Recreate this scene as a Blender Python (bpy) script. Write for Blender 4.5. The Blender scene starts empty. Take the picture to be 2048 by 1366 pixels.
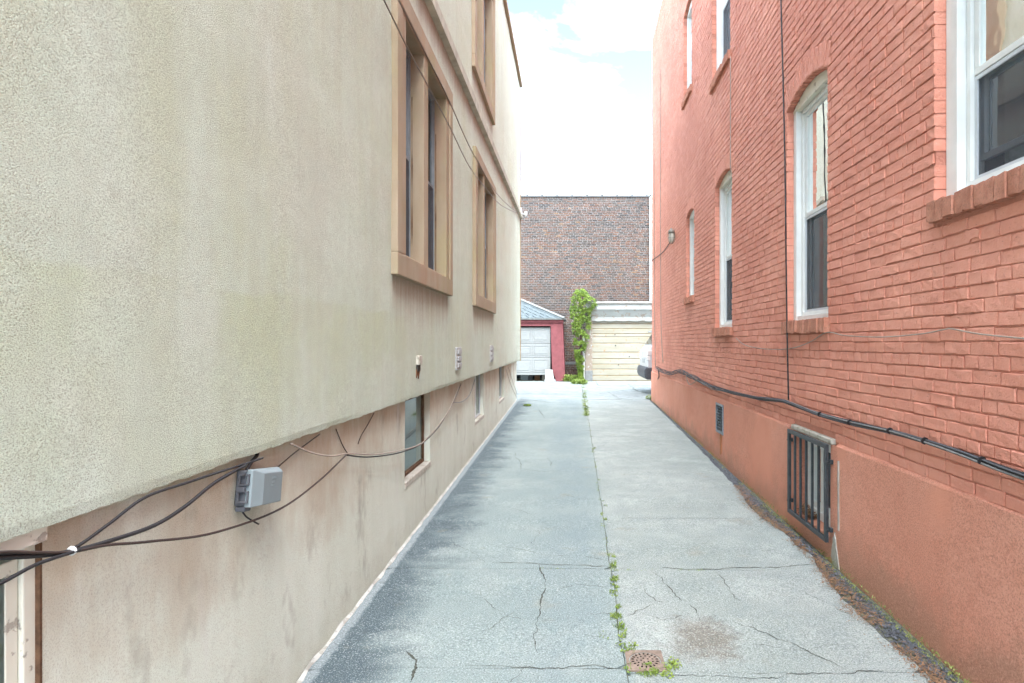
import bpy, math, random
from mathutils import Vector, Euler, noise as mnoise
R = math.radians
rnd = random.Random(7)
S = bpy.context.scene
C = S.collection

# ------------------------------------------------------------------ camera, sky, sun, exposure
F, VX, VY, H = 1200.0, 1145.0, 686.0, 1.6          # focal (photo px), vanishing point, eye height
cd = bpy.data.cameras.new('camera'); cam = bpy.data.objects.new('camera', cd); C.objects.link(cam)
cam.location = (0, 0, H); cam.rotation_euler = (R(90), 0, 0)
cd.sensor_width = 36; cd.lens = 36 * F / 2048
cd.shift_x = -(VX - 1024) / 2048; cd.shift_y = (VY - 683) / 2048
cd.clip_start = 0.05; cd.clip_end = 2000
S.camera = cam

SUN_EL, SUN_AZ = 60, 170                            # azimuth clockwise from +Y: behind the camera, a little right
w = bpy.data.worlds.new('World'); S.world = w; w.use_nodes = True
nt = w.node_tree; nt.nodes.clear()
wo = nt.nodes.new('ShaderNodeOutputWorld'); bg = nt.nodes.new('ShaderNodeBackground')
sky = nt.nodes.new('ShaderNodeTexSky'); sky.sky_type = 'NISHITA'; sky.sun_disc = False
sky.sun_elevation = R(SUN_EL); sky.sun_rotation = R(SUN_AZ); sky.air_density = 1.0; sky.dust_density = .2; sky.ozone_density = 3
tc = nt.nodes.new('ShaderNodeTexCoord'); mp = nt.nodes.new('ShaderNodeMapping')
mp.inputs['Scale'].default_value = (1.3, 1.3, 3.2); mp.inputs['Location'].default_value = (2.1, 2.08, 1.97)
nz = nt.nodes.new('ShaderNodeTexNoise'); nz.inputs['Scale'].default_value = 2.1; nz.inputs['Detail'].default_value = 7
nz.inputs['Roughness'].default_value = .55; nz.inputs['Distortion'].default_value = .3
rp = nt.nodes.new('ShaderNodeValToRGB')
rp.color_ramp.elements[0].position = .40; rp.color_ramp.elements[0].color = (.0, .0, .0, 1)
rp.color_ramp.elements[1].position = .64; rp.color_ramp.elements[1].color = (.97, .97, .97, 1)
mx = nt.nodes.new('ShaderNodeMix'); mx.data_type = 'RGBA'
mx.inputs['B'].default_value = (9.3, 9.9, 10.2, 1)
L = nt.links.new
L(tc.outputs['Generated'], mp.inputs['Vector']); L(mp.outputs[0], nz.inputs['Vector']); L(nz.outputs['Fac'], rp.inputs[0])
L(rp.outputs[0], mx.inputs['Factor']); L(sky.outputs[0], mx.inputs['A']); L(mx.outputs['Result'], bg.inputs[0])
bg.inputs[1].default_value = 0.125
L(bg.outputs[0], wo.inputs[0])
sd = bpy.data.lights.new('sun', 'SUN'); sd.energy = 1.5; sd.angle = R(35); sd.color = (1, .985, .955)
sun = bpy.data.objects.new('sun', sd); C.objects.link(sun); sun.location = (0, -5, 30)
az, el = R(SUN_AZ), R(SUN_EL)
sv = Vector((math.sin(az) * math.cos(el), math.cos(az) * math.cos(el), math.sin(el)))
sun.rotation_euler = sv.to_track_quat('Z', 'Y').to_euler()
S.view_settings.view_transform = 'Standard'; S.view_settings.look = 'None'
S.view_settings.exposure = 2.62; S.view_settings.gamma = 1
S.cycles.max_bounces = 7; S.cycles.diffuse_bounces = 4; S.cycles.adaptive_threshold = .035; S.cycles.transparent_max_bounces = 12

# ------------------------------------------------------------------ materials
class Mt:
    def __init__(s, name):
        s.m = bpy.data.materials.new(name); s.m.use_nodes = True
        s.t = s.m.node_tree; s.b = s.t.nodes['Principled BSDF']; s._p = None
    def nd(s, t): return s.t.nodes.new(t)
    def ln(s, a, b): s.t.links.new(a, b)
    def put(s, sock, v):
        if hasattr(v, 'is_linked') or isinstance(v, bpy.types.NodeSocket): s.ln(v, sock)
        elif isinstance(v, (tuple, list)) and len(v) == 3 and sock.type == 'RGBA': sock.default_value = (*v, 1)
        else: sock.default_value = v
    def pos(s):
        if not s._p: s._p = s.nd('ShaderNodeNewGeometry').outputs['Position']
        return s._p
    def vec(s, sc=(1, 1, 1), loc=(0, 0, 0), rot=(0, 0, 0), v=None):
        n = s.nd('ShaderNodeMapping'); n.inputs['Scale'].default_value = sc; n.inputs['Location'].default_value = loc
        n.inputs['Rotation'].default_value = rot
        s.ln(v or s.pos(), n.inputs['Vector']); return n.outputs[0]
    def noise(s, scale, detail=4, rough=.55, v=None, dist=0):
        n = s.nd('ShaderNodeTexNoise'); n.inputs['Scale'].default_value = scale; n.inputs['Detail'].default_value = min(detail, 3.5)
        n.inputs['Roughness'].default_value = rough; n.inputs['Distortion'].default_value = dist
        s.ln(v or s.pos(), n.inputs['Vector']); return n.outputs['Fac']
    def vor(s, scale, v=None, feat='F1', out='Distance', rnd=1):
        n = s.nd('ShaderNodeTexVoronoi'); n.feature = feat; n.inputs['Scale'].default_value = scale; n.inputs['Randomness'].default_value = rnd
        s.ln(v or s.pos(), n.inputs['Vector']); return n.outputs[out]
    def rng(s, f, a, b, c=0., d=1.):
        n = s.nd('ShaderNodeMapRange'); s.ln(f, n.inputs[0])
        for i, x in enumerate((a, b, c, d)): n.inputs[i + 1].default_value = x
        return n.outputs[0]
    def mix(s, f, a, b, mode='MIX'):
        n = s.nd('ShaderNodeMix'); n.data_type = 'RGBA'; n.blend_type = mode
        s.put(n.inputs['Factor'], f); s.put(n.inputs['A'], a); s.put(n.inputs['B'], b); return n.outputs['Result']
    def math(s, op, a, b=0., c=0.):
        n = s.nd('ShaderNodeMath'); n.operation = op
        for i, x in enumerate((a, b, c)): s.put(n.inputs[i], x)
        return n.outputs[0]
    def xyz(s):
        n = s.nd('ShaderNodeSeparateXYZ'); s.ln(s.pos(), n.inputs[0]); return n.outputs
    def bump(s, h, st=.5, dist=.01, nrm=None):
        n = s.nd('ShaderNodeBump'); n.inputs['Strength'].default_value = st; n.inputs['Distance'].default_value = dist
        s.ln(h, n.inputs['Height'])
        if nrm: s.ln(nrm, n.inputs['Normal'])
        return n.outputs[0]
    def rand(s):
        return s.nd('ShaderNodeObjectInfo').outputs['Random']
    def out(s, col, rough=.8, spec=.25, nrm=None, metal=0.):
        s.put(s.b.inputs['Base Color'], col); s.put(s.b.inputs['Roughness'], rough)
        s.b.inputs['Specular IOR Level'].default_value = spec; s.b.inputs['Metallic'].default_value = metal
        if nrm: s.ln(nrm, s.b.inputs['Normal'])
        return s.m

def simple(name, col, rough=.6, spec=.3, metal=0., var=.15, scale=12, bump=0., bscale=120):
    m = Mt(name); f = m.noise(scale, 5, .6)
    c = m.mix(m.rng(f, .3, .7), tuple(x * (1 - var) for x in col), tuple(min(1, x * (1 + var)) for x in col))
    nrm = m.bump(m.noise(bscale, 3), .5, bump) if bump else None
    return m.out(c, rough, spec, nrm, metal)

def stucco_upper():
    m = Mt('stucco_upper'); x, y, z = m.xyz()
    st = m.noise(1, 3, .6, m.vec((3, 3, .55)))
    st2 = m.noise(1, 3, .6, m.vec((11, 11, .8), (3, 2, 1)))
    c = m.mix(m.rng(st, .3, .7), (.555, .62, .505), (.625, .695, .585))
    c = m.mix(m.rng(st2, .47, .75, 0, .32), c, (.45, .45, .35))
    al = m.math('MULTIPLY', m.rng(m.noise(.9, 3, .6, m.vec((1, 1, .8), (5, 0, 2))), .47, .66), m.rng(m.noise(1, 3, .65, m.vec((4, 4, .9), (1, 7, 3))), .36, .6))
    c = m.mix(m.math('MULTIPLY', al, .45), c, (.52, .55, .36))
    # green wash below a lift line in the render
    lift = m.math('ADD', z, m.math('MULTIPLY', m.noise(1.6, 3, .6), .14))
    gw = m.math('MULTIPLY', m.rng(lift, 1.87, 1.89, 1, 0), m.rng(lift, 1.30, 1.62))
    gw = m.math('MULTIPLY', gw, m.rng(m.noise(1, 3, .6, m.vec((2, 2, 1.4), (3, 8, 1))), .36, .62, .1, .55))
    gw = m.math('MULTIPLY', gw, m.rng(y, 5.6, 4.2))
    c = m.mix(gw, c, (.51, .56, .34))
    # trowel sweeps
    tr = m.noise(1, 3, .55, m.vec((1, .6, 3.2), (0, 2, 5), (R(38), 0, 0)))
    c = m.mix(m.rng(tr, .52, .66, 0, .35), c, (.66, .71, .61))
    pk = m.rng(m.noise(.8, 3, .6, m.vec((1, 1, 1), (9, 3, 7))), .52, .7, 0, .4)
    c = m.mix(pk, c, (.53, .50, .42))
    wh = m.rng(m.noise(1, 3, .7, m.vec((2.2, 2.2, .9), (2, 9, 4))), .55, .72, 0, .55)
    c = m.mix(wh, c, (.66, .71, .63))
    mot = m.noise(14, 3, .7)
    c = m.mix(m.rng(mot, .42, .66, 0, .3), c, (.46, .485, .40))
    drip = m.noise(1, 3, .65, m.vec((13, 13, .55), (2, 5, 3)))
    for y0, y1, zs in ((4.36, 6.42, 2.10), (8.02, 10.25, 2.10), (7.95, 10.12, 5.27)):
        dn = m.math('SUBTRACT', zs, z); k_ = m.rng(m.math('SUBTRACT', m.math('MULTIPLY', drip, .75), dn), .0, .34, 0, .75)
        k_ = m.math('MULTIPLY', k_, m.math('MULTIPLY', m.rng(dn, -.01, 0), m.math('MULTIPLY', m.rng(y, y0, y0 + .05), m.rng(y, y1, y1 - .05))))
        c = m.mix(k_, c, (.36, .275, .20))
    dn = m.math('SUBTRACT', m.math('ADD', m.math('MULTIPLY', y, .0202), 4.54), z)
    k_ = m.math('MULTIPLY', m.rng(m.math('SUBTRACT', m.math('MULTIPLY', drip, .5), dn), .0, .3, 0, .8), m.rng(dn, -.01, 0))
    c = m.mix(k_, c, (.36, .26, .20))
    g = m.noise(205, 2, .8, m.vec((1, 1, 1.25)))
    c = m.mix(m.rng(g, .37, .5, .72, 0), c, (.27, .275, .205)); c = m.mix(m.rng(g, .54, .66, 0, .35), c, (.76, .80, .70))
    return m.out(c, .95, .1, m.bump(g, .85, .0065))
def stucco_lower():
    m = Mt('stucco_lower'); z = m.xyz()[2]
    st = m.noise(1, 5, .6, m.vec((4, 4, .8), (4, 1, 0)))
    c = m.mix(m.rng(st, .3, .7), (.62, .65, .545), (.70, .73, .635))
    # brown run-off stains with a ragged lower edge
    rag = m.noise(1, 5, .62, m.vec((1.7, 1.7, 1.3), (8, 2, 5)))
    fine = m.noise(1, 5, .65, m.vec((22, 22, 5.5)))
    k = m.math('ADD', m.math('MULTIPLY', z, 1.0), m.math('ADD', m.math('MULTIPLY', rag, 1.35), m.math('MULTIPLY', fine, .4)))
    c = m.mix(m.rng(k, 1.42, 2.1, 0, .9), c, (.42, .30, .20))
    bl = m.rng(m.noise(1, 6, .72, m.vec((3.5, 3.5, 2.2), (1, 4, 2))), .58, .74, 0, .5)
    c = m.mix(bl, c, (.19, .155, .12))
    pl = m.rng(m.noise(1, 5, .7, m.vec((5, 5, .8), (6, 1, 2))), .58, .72, 0, .4)
    c = m.mix(pl, c, (.66, .65, .60))
    base = m.math('SUBTRACT', m.rng(m.noise(7, 4, .6), .3, .7, .1, .35), z)
    c = m.mix(m.rng(base, 0, .3, 0, .28), c, (.42, .40, .28))
    g = m.noise(200, 2, .8)
    c = m.mix(m.rng(g, .36, .5, .45, 0), c, (.33, .28, .22))
    return m.out(c, .95, .1, m.bump(g, .7, .005))
def trim_stucco():
    m = Mt('trim_stucco')
    st = m.noise(1, 5, .6, m.vec((4, 4, 1.6)))
    c = m.mix(m.rng(st, .3, .7), (.30, .232, .155), (.37, .30, .215))
    gr = m.rng(m.noise(2.2, 5, .65, m.vec((1, 1, .7), (3, 3, 3))), .5, .68, 0, .5)
    c = m.mix(gr, c, (.33, .29, .15))
    rs = m.rng(m.noise(1, 5, .65, m.vec((3, 3, 1.2), (7, 3, 1))), .55, .72, 0, .5)
    c = m.mix(rs, c, (.36, .19, .12))
    g = m.noise(150, 3, .6)
    c = m.mix(m.rng(g, .3, .44, .3, 0), c, (.19, .13, .08))
    return m.out(c, .9, .15, m.bump(g, .7, .006))
RED = (.715, .295, .21)
def red_brick(name, base=RED, dist=.004):
    m = Mt(name)
    a = m.noise(.9, 5, .6); b = m.noise(9, 4, .6)
    c = m.mix(m.rng(a, .35, .65), tuple(x * .9 for x in base), (base[0] * 1.06, base[1] * 1.18, base[2] * 1.2))
    c = m.mix(m.rng(b, .35, .65, 0, .3), c, (base[0] * .86, base[1] * .74, base[2] * .70))
    isl = m.nd('ShaderNodeNewGeometry').outputs['Random Per Island']
    c = m.mix(m.rng(isl, 0, .5, .32, 0), c, (base[0] * .80, base[1] * .70, base[2] * .68)); c = m.mix(m.rng(isl, .6, 1, 0, .3), c, (base[0] * 1.1, base[1] * 1.3, base[2] * 1.35))
    wo = m.rng(m.noise(45, 4, .7), .60, .72, 0, .6)
    c = m.mix(wo, c, (.72, .38, .29))
    dk = m.rng(m.noise(28, 4, .75, m.vec((1, 1, 2.2), (3, 1, 6))), .645, .73, 0, .7)
    c = m.mix(dk, c, (.20, .085, .06))
    g = m.noise(110, 4, .65); g2 = m.noise(26, 3, .6)
    h = m.math('ADD', m.math('MULTIPLY', g2, 1.3), m.math('MULTIPLY', g, .55))
    return m.out(c, .72, .3, m.bump(h, 1., dist * 1.8))
def red_plinth():
    m = Mt('red_plinth')
    a = m.noise(1.1, 5, .6); b = m.noise(5, 5, .65)
    c = m.mix(m.rng(a, .35, .65), (.74, .31, .205), (.79, .365, .255))
    c = m.mix(m.rng(b, .45, .7, 0, .3), c, (.62, .235, .15))
    x = m.xyz()
    low = m.math('SUBTRACT', m.math('MULTIPLY', m.noise(3.5, 5, .65), .75), m.math('ADD', x[2], .08))
    c = m.mix(m.rng(low, 0, .25, 0, .6), c, (.42, .24, .16))
    g = m.noise(115, 2.5, .78); sm = m.rng(m.noise(1.3, 3, .5, m.vec((1, 1, 1), (2.2, 5.5, .3))), .57, .63)
    lit_relief = m.mix(m.rng(g, .37, .5, .55, 0), c, (.36, .14, .095)); lit_relief = m.mix(m.rng(g, .54, .66, 0, .5), lit_relief, (.85, .47, .35))  # pit shade and grain highlights painted into the colour, following the bump height
    c = m.mix(sm, lit_relief, m.mix(.4, c, (.60, .25, .165)))
    h = m.math('MULTIPLY', g, m.rng(sm, 0, 1, 1, .4))
    return m.out(c, .8, .25, m.bump(h, 1., .016))
def old_brick_sill():
    m = Mt('sill_brick')
    c = m.mix(m.rng(m.noise(12, 5, .7), .35, .65), (.42, .175, .115), (.56, .265, .185))
    c = m.mix(m.rng(m.noise(90, 4, .7), .5, .7, 0, .6), c, (.20, .13, .09))
    return m.out(c, .9, .15, m.bump(m.noise(130, 4, .7), .9, .008))
def paving():
    m = Mt('paving'); x, y, z = m.xyz()
    d = m.math('ADD', x, m.math('ADD', m.math('MULTIPLY', y, .01046), 1.319))      # metres from the left wall
    big = m.noise(.8, 4, .6); med = m.noise(5, 4, .65)
    right = m.rng(m.math('ADD', x, m.math('MULTIPLY', med, .04)), .29, .34)
    c = m.mix(right, m.mix(m.rng(big, .35, .65), (.20, .255, .25), (.265, .32, .31)), m.mix(m.rng(big, .35, .65), (.25, .29, .27), (.335, .365, .345)))
    c = m.mix(m.rng(med, .42, .66, 0, .5), c, (.215, .26, .255))
    blot = m.rng(m.noise(1.7, 4, .65, m.vec((1, 1, 1), (4, 4, 0))), .52, .66, 0, .45)
    c = m.mix(m.math('MULTIPLY', blot, m.rng(right, 0, 1, .5, 1)), c, (.40, .435, .41))
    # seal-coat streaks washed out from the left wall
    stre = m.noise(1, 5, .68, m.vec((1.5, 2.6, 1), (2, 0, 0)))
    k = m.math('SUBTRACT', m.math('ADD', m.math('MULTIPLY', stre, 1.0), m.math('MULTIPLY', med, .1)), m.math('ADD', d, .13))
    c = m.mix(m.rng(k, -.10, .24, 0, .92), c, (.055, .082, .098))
    mid = m.rng(m.math('ABSOLUTE', m.math('SUBTRACT', d, 1.36)), .12, .40, 1, 0)
    stre2 = m.noise(1, 4, .6, m.vec((1.6, 1.1, 1), (1, 3, 0)))
    c = m.mix(m.math('MULTIPLY', mid, m.rng(stre2, .36, .62, .1, .7)), c, (.175, .23, .245))
    # oily brown stain beside the drain
    sx = m.math('SUBTRACT', x, .73); sy = m.math('SUBTRACT', y, 3.36)
    rr_ = m.math('SQRT', m.math('ADD', m.math('MULTIPLY', sx, sx), m.math('MULTIPLY', m.math('MULTIPLY', sy, sy), .8)))
    sn = m.math('SUBTRACT', rr_, m.math('MULTIPLY', m.noise(5, 4, .75), .62))
    c = m.mix(m.rng(sn, -.22, -.04, .7, 0), c, (.155, .125, .09))
    rust = m.rng(m.noise(2.4, 4, .65, m.vec((1, 1, 1), (6.2, 1.7, 0))), .62, .74, 0, .4)
    c = m.mix(rust, c, (.25, .22, .15))
    edge = m.math('ADD', d, m.math('MULTIPLY', m.noise(14, 4, .7), -.06))
    c = m.mix(m.rng(edge, .03, .055, .75, 0), c, (.30, .345, .355))
    far = m.rng(m.math('ADD', y, m.math('MULTIPLY', med, 2.5)), 16.2, 18.2)
    c = m.mix(far, c, m.mix(m.rng(med, .35, .65), (.19, .215, .21), (.30, .325, .315)))
    wh = m.rng(m.vor(9, m.vec((1, .8, 1))), .055, .075, .55, 0)
    c = m.mix(m.math('MULTIPLY', wh, m.rng(d, .6, .2)), c, (.42, .43, .39))
    sp = m.noise(120, 3, .65); sp2 = m.noise(55, 3, .7, m.vec((1, 1, 1), (3, 3, 3)))
    c = m.mix(m.rng(sp, .36, .47, .75, 0), c, (.10, .125, .13))
    c = m.mix(m.rng(sp, .54, .64, 0, .55), c, (.52, .56, .55))
    c = m.mix(m.rng(sp2, .60, .66, 0, .5), c, (.15, .175, .17))
    c = m.mix(m.rng(m.vor(24), .05, .075, .85, 0), c, (.035, .04, .045))
    h = m.math('ADD', m.rng(sp, .3, .7), m.math('MULTIPLY', m.noise(16, 3, .6), .8))
    return m.out(c, .9, .2, m.bump(h, .8, .006))
def glass():
    m = Mt('window_glass'); t = m.t
    for n in list(t.nodes):
        if n.type == 'BSDF_PRINCIPLED': t.nodes.remove(n)
    o = [n for n in t.nodes if n.type == 'OUTPUT_MATERIAL'][0]
    tr = m.nd('ShaderNodeBsdfTransparent'); tr.inputs[0].default_value = (.80, .88, .87, 1)
    gl = m.nd('ShaderNodeBsdfGlossy'); gl.inputs['Roughness'].default_value = .02; gl.inputs[0].default_value = (.9, .95, .95, 1)
    fr = m.nd('ShaderNodeFresnel'); fr.inputs[0].default_value = 1.5
    ms = m.nd('ShaderNodeMixShader')
    k = m.math('ADD', m.math('MULTIPLY', fr.outputs[0], .85), .05)
    m.ln(k, ms.inputs[0]); m.ln(tr.outputs[0], ms.inputs[1]); m.ln(gl.outputs[0], ms.inputs[2]); m.ln(ms.outputs[0], o.inputs[0])
    nb = m.bump(m.noise(2.5, 2), .12, .02); m.ln(nb, gl.inputs['Normal']); m.m['see_through'] = 1
    return m.m
def insect_screen():
    m = Mt('insect_screen'); t = m.t
    o = [n for n in t.nodes if n.type == 'OUTPUT_MATERIAL'][0]
    m.out((.05, .06, .075), .6, .3)
    tr = m.nd('ShaderNodeBsdfTransparent'); ms = m.nd('ShaderNodeMixShader'); ms.inputs[0].default_value = .66
    m.ln(tr.outputs[0], ms.inputs[1]); m.ln(m.b.outputs[0], ms.inputs[2]); m.ln(ms.outputs[0], o.inputs[0])
    return m.m
def peeling(name, paint, under, amount=.56, scale=7, rough=.6):
    m = Mt(name)
    p = m.noise(scale, 6, .7); q = m.noise(scale * 6, 4, .7)
    k = m.rng(m.math('ADD', p, m.math('MULTIPLY', q, .25)), amount + .1, amount + .13)
    c = m.mix(m.rng(m.noise(3, 4), .3, .7), paint, tuple(x * .86 for x in paint))
    c = m.mix(k, c, under)
    return m.out(c, rough, .25, m.bump(m.math('SUBTRACT', 1., k), .5, .004))
def metal_door_yellow():
    m = Mt('door_cream'); x, y, z = m.xyz()
    c = m.mix(m.rng(m.noise(1, 4, .6, m.vec((1, 1, 4))), .35, .65), (.325, .31, .235), (.36, .355, .305))
    rs = m.rng(m.noise(1, 6, .7, m.vec((9, 9, 5))), .60, .72, 0, .7)
    c = m.mix(rs, c, (.40, .19, .07))
    return m.out(c, .5, .35)
def foliage(name, a, b, tr=.35):
    m = Mt(name)
    f = m.noise(5, 3, .6); r = m.noise(60, 1)
    c = m.mix(m.rng(f, .35, .65), a, b); c = m.mix(m.rng(r, .3, .7, 0, .5), c, tuple(min(1, q * 1.5) for q in b))
    m.out(c, .5, .35)
    t = m.nd('ShaderNodeBsdfTranslucent'); m.ln(c, t.inputs[0]); ms = m.nd('ShaderNodeMixShader'); ms.inputs[0].default_value = tr
    o = [n for n in m.t.nodes if n.type == 'OUTPUT_MATERIAL'][0]
    m.ln(m.b.outputs[0], ms.inputs[1]); m.ln(t.outputs[0], ms.inputs[2]); m.ln(ms.outputs[0], o.inputs[0])
    return m.m

M = dict(
    su=stucco_upper(), sl=stucco_lower(), trim=trim_stucco(), brick=red_brick('painted_brick'),
    mortar=red_brick('painted_mortar', tuple(x * .82 for x in RED), .006), plinth=red_plinth(), sill=old_brick_sill(),
    pave=paving(), glass=glass(), screen=insect_screen(),
    white=simple('white_paint', (.74, .76, .74), .55, .3, var=.08, scale=4), cream=peeling('cream_wood', (.72, .69, .58), (.40, .36, .30), .62, 9),
    alum=simple('grey_aluminium', (.55, .59, .62), .35, .5, var=.06), dalum=simple('dark_aluminium', (.16, .19, .22), .4, .5),
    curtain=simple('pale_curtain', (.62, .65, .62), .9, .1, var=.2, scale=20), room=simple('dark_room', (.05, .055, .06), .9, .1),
    black=simple('black_cable', (.018, .017, .018), .5, .4), brown=simple('brown_cable', (.045, .028, .022), .55, .35),
    grey=simple('grey_cable', (0.18, 0.18, 0.174), .6, .3, var=.25, scale=30), pale=simple('pale_cable', (.33, .27, .22), .6, .3),
    midalum=simple('weathered_aluminium', (.20, .225, .245), .45, .4), shade=simple('brown_shade', (.13, .115, .10), .9, .1), wire=simple('weathered_wire', (.20, .17, .14), .6, .3), box=simple('grey_plastic', (.19, .23, .24), .45, .4, var=.05), dbox=simple('dark_grey_plastic', (0.091, 0.0945, 0.105), .5, .4),
    iron=simple('painted_iron', (0.0306, 0.0378, 0.0432), .42, .5, var=.3, scale=25, bump=.001), galv=simple('galvanised_steel', (.42, .45, .46), .4, .5, .6),
    stone=peeling('pale_stone', (.52, .49, .42), (.36, .33, .27), .55, 14, .9), caulk=peeling('white_caulk', (.50, .50, .46), (.35, .34, .30), .52, 11, .85),
    dirt=simple('joint_dirt', (.13, .135, .10), .95, .1, var=.5, scale=30, bump=.01), crack=simple('crack_dirt', (.07, .075, .065), .95, .1, var=.5, scale=40),
    moss=foliage('moss', (.10, .13, .03), (.22, .25, .06), .1),
    weed=foliage('weed_leaf', (.06, .12, .022), (.22, .29, .06), .2), ivy=foliage('vine_leaf', (.035, .085, .014), (.20, .29, .045), .25),
    needle=simple('dry_needles', (.24, .14, .08), .8, .2, var=.75, scale=170), gravel=simple('dark_gravel', (.085, .09, .10), .8, .3, var=.6, scale=40),
    ground=simple('bare_ground', (.16, .16, .145), .95, .1, var=.3, scale=2), grate=simple('rusty_iron', (.235, .18, .145), .7, .3, .2, var=.3, scale=25, bump=.002),
    hole=simple('dark_void', (.012, .011, .01), .9, .1),
    pink=simple('rose_stucco', (0.218, 0.0737, 0.0807), .85, .2, var=.16, scale=6, bump=.004, bscale=60), dwhite=simple('door_white', (0.281, 0.3, 0.297), .5, .3, var=.05),
    shingle=simple('slate_shingle', (0.117, 0.144, 0.152), .85, .2, var=.2, scale=9, bump=.006, bscale=60), ridge=simple('ridge_shingle', (0.211, 0.226, 0.218), .85, .2, var=.2),
    peel=peeling('peeling_white', (0.412, 0.437, 0.42), (.34, .30, .25), .60, 5), peel2=peeling('peeling_wood', (0.484, 0.491, 0.468), (.30, .25, .20), .42, 9),
    door=metal_door_yellow(), rib=simple('door_rib', (0.281, 0.211, 0.117), .6, .3, var=.4, scale=3), roofing=simple('roof_tar', (.06, .06, .06), .9, .1),
    coping=simple('grey_coping', (0.211, 0.226, 0.226), .7, .3, var=.15), lamp=simple('cage_metal', (.22, .21, .18), .5, .4, .4), lens=simple('lamp_glass', (.55, .55, .48), .2, .5),
    carw=simple('car_white', (0.481, 0.5, 0.519), .22, .6, var=.02), carg=simple('car_glass', (.02, .025, .03), .06, .6), carp=simple('car_plastic', (.06, .065, .075), .5, .4),
    tyre=simple('tyre_rubber', (.02, .02, .02), .8, .2), rim=simple('alloy_rim', (.45, .46, .48), .3, .5, .8), red=simple('tail_light_red', (.30, .02, .02), .2, .6),
    clear=simple('clear_lens', (.62, .62, .62), .15, .6), rust=simple('rust_stain', (.19, .09, .05), .9, .1, var=.5, scale=25), soot=simple('black_soot', (.05, .045, .04), .9, .1),
    bmort=simple('pale_mortar', (0.287, 0.278, 0.264), .95, .1, var=.2, scale=3), board=simple('white_board', (0.362, 0.368, 0.362), .7, .2, var=.05),
    seam=simple('rust_seam', (.115, .062, .035), .85, .2, var=.5, scale=30), dgreen=simple('dull_blue_vinyl', (.22, .27, .29), .6, .3), leafb=simple('dead_brush', (.12, .08, .07), .9, .1, var=.5, scale=15),
)
BB = []      # brick colours of the back building
for i, c in enumerate([(.095, .077, .066), (.135, .083, .063), (.072, .063, .058), (.165, .092, .062), (.105, .089, .077), (.21, .13, .076), (.14, .098, .078)]):
    BB.append(simple('old_brick_%s' % 'abcdefg'[i], c, .85, .2, var=.35, scale=8))

# ------------------------------------------------------------------ geometry helpers
class MB:
    def __init__(s): s.v = []; s.f = []; s.mi = []; s.cur = 0
    def face(s, pts):
        n = len(s.v); s.v += [tuple(p) for p in pts]; s.f.append(tuple(range(n, n + len(pts)))); s.mi.append(s.cur); return s
    def add(s, vs, fs):
        n = len(s.v); s.v += [tuple(p) for p in vs]
        for f in fs: s.f.append(tuple(i + n for i in f)); s.mi.append(s.cur)
        return s
    def box(s, u0, u1, v0, v1, w0, w1, fr=None):
        fr = fr or (lambda u, v, w: (u, v, w))
        p = [fr(u, v, w) for w in (w0, w1) for v in (v0, v1) for u in (u0, u1)]
        return s.add(p, [(0, 2, 3, 1), (4, 5, 7, 6), (0, 1, 5, 4), (2, 6, 7, 3), (0, 4, 6, 2), (1, 3, 7, 5)])
    def prism(s, pts, d, cap=True):
        """closed polygon pts extruded by vector d"""
        n = len(pts); d = Vector(d); a = [Vector(p) for p in pts]; b = [p + d for p in a]
        fs = [(i, (i + 1) % n, n + (i + 1) % n, n + i) for i in range(n)]
        if cap: fs += [tuple(range(n))[::-1], tuple(range(n, 2 * n))]
        return s.add(a + b, fs)
    def tube(s, pts, r, n=6, cap=True):
        pts = [Vector(p) for p in pts]; rs = r if isinstance(r, (list, tuple)) else [r] * len(pts)
        vs = []; fs = []
        for i, p in enumerate(pts):
            t = (pts[min(i + 1, len(pts) - 1)] - pts[max(i - 1, 0)]).normalized()
            a = t.cross(Vector((0, 0, 1)) if abs(t.z) < .9 else Vector((1, 0, 0))).normalized(); b = t.cross(a)
            for k in range(n):
                q = 2 * math.pi * k / n; vs.append(p + (a * math.cos(q) + b * math.sin(q)) * rs[i])
        for i in range(len(pts) - 1):
            for k in range(n):
                fs.append((i * n + k, i * n + (k + 1) % n, (i + 1) * n + (k + 1) % n, (i + 1) * n + k))
        if cap: fs += [tuple(range(n))[::-1], tuple(range((len(pts) - 1) * n, len(pts) * n))]
        return s.add(vs, fs)
    def mesh(s, name, mats):
        me = bpy.data.meshes.new(name); me.from_pydata(s.v, [], s.f)
        for m in mats: me.materials.append(m)
        if len(mats) > 1: me.polygons.foreach_set('material_index', s.mi)
        return me
    def build(s, name, mat, parent=None, bev=0, smooth=False, kind=None, label=None, cat=None, group=None, fix=False):
        xs, ys, zs = zip(*s.v); o = Vector(((min(xs) + max(xs)) / 2, (min(ys) + max(ys)) / 2, min(zs)))
        s.v = [(x - o.x, y - o.y, z - o.z) for x, y, z in s.v]
        mats = mat if isinstance(mat, list) else [mat]
        me = s.mesh(name, mats)
        if fix:
            import bmesh
            bm = bmesh.new(); bm.from_mesh(me); bmesh.ops.remove_doubles(bm, verts=bm.verts, dist=1e-5)
            bmesh.ops.recalc_face_normals(bm, faces=bm.faces); bm.to_mesh(me); bm.free()
        if smooth: me.shade_smooth()
        ob = bpy.data.objects.new(name, me); C.objects.link(ob); ob.location = o
        if parent: ob.parent = parent; ob.location = o - wloc(parent)
        if bev:
            b = ob.modifiers.new('bevel', 'BEVEL'); b.width = bev; b.segments = 2; b.limit_method = 'ANGLE'
        return tag(ob, label, cat, group, kind)
def wloc(o):
    p = Vector((0, 0, 0))
    while o: p += o.location; o = o.parent
    return p
def tag(o, label=None, cat=None, group=None, kind=None):
    if label: o['label'] = label
    if cat: o['category'] = cat
    if group: o['group'] = group
    if kind: o['kind'] = kind
    return o
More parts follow.
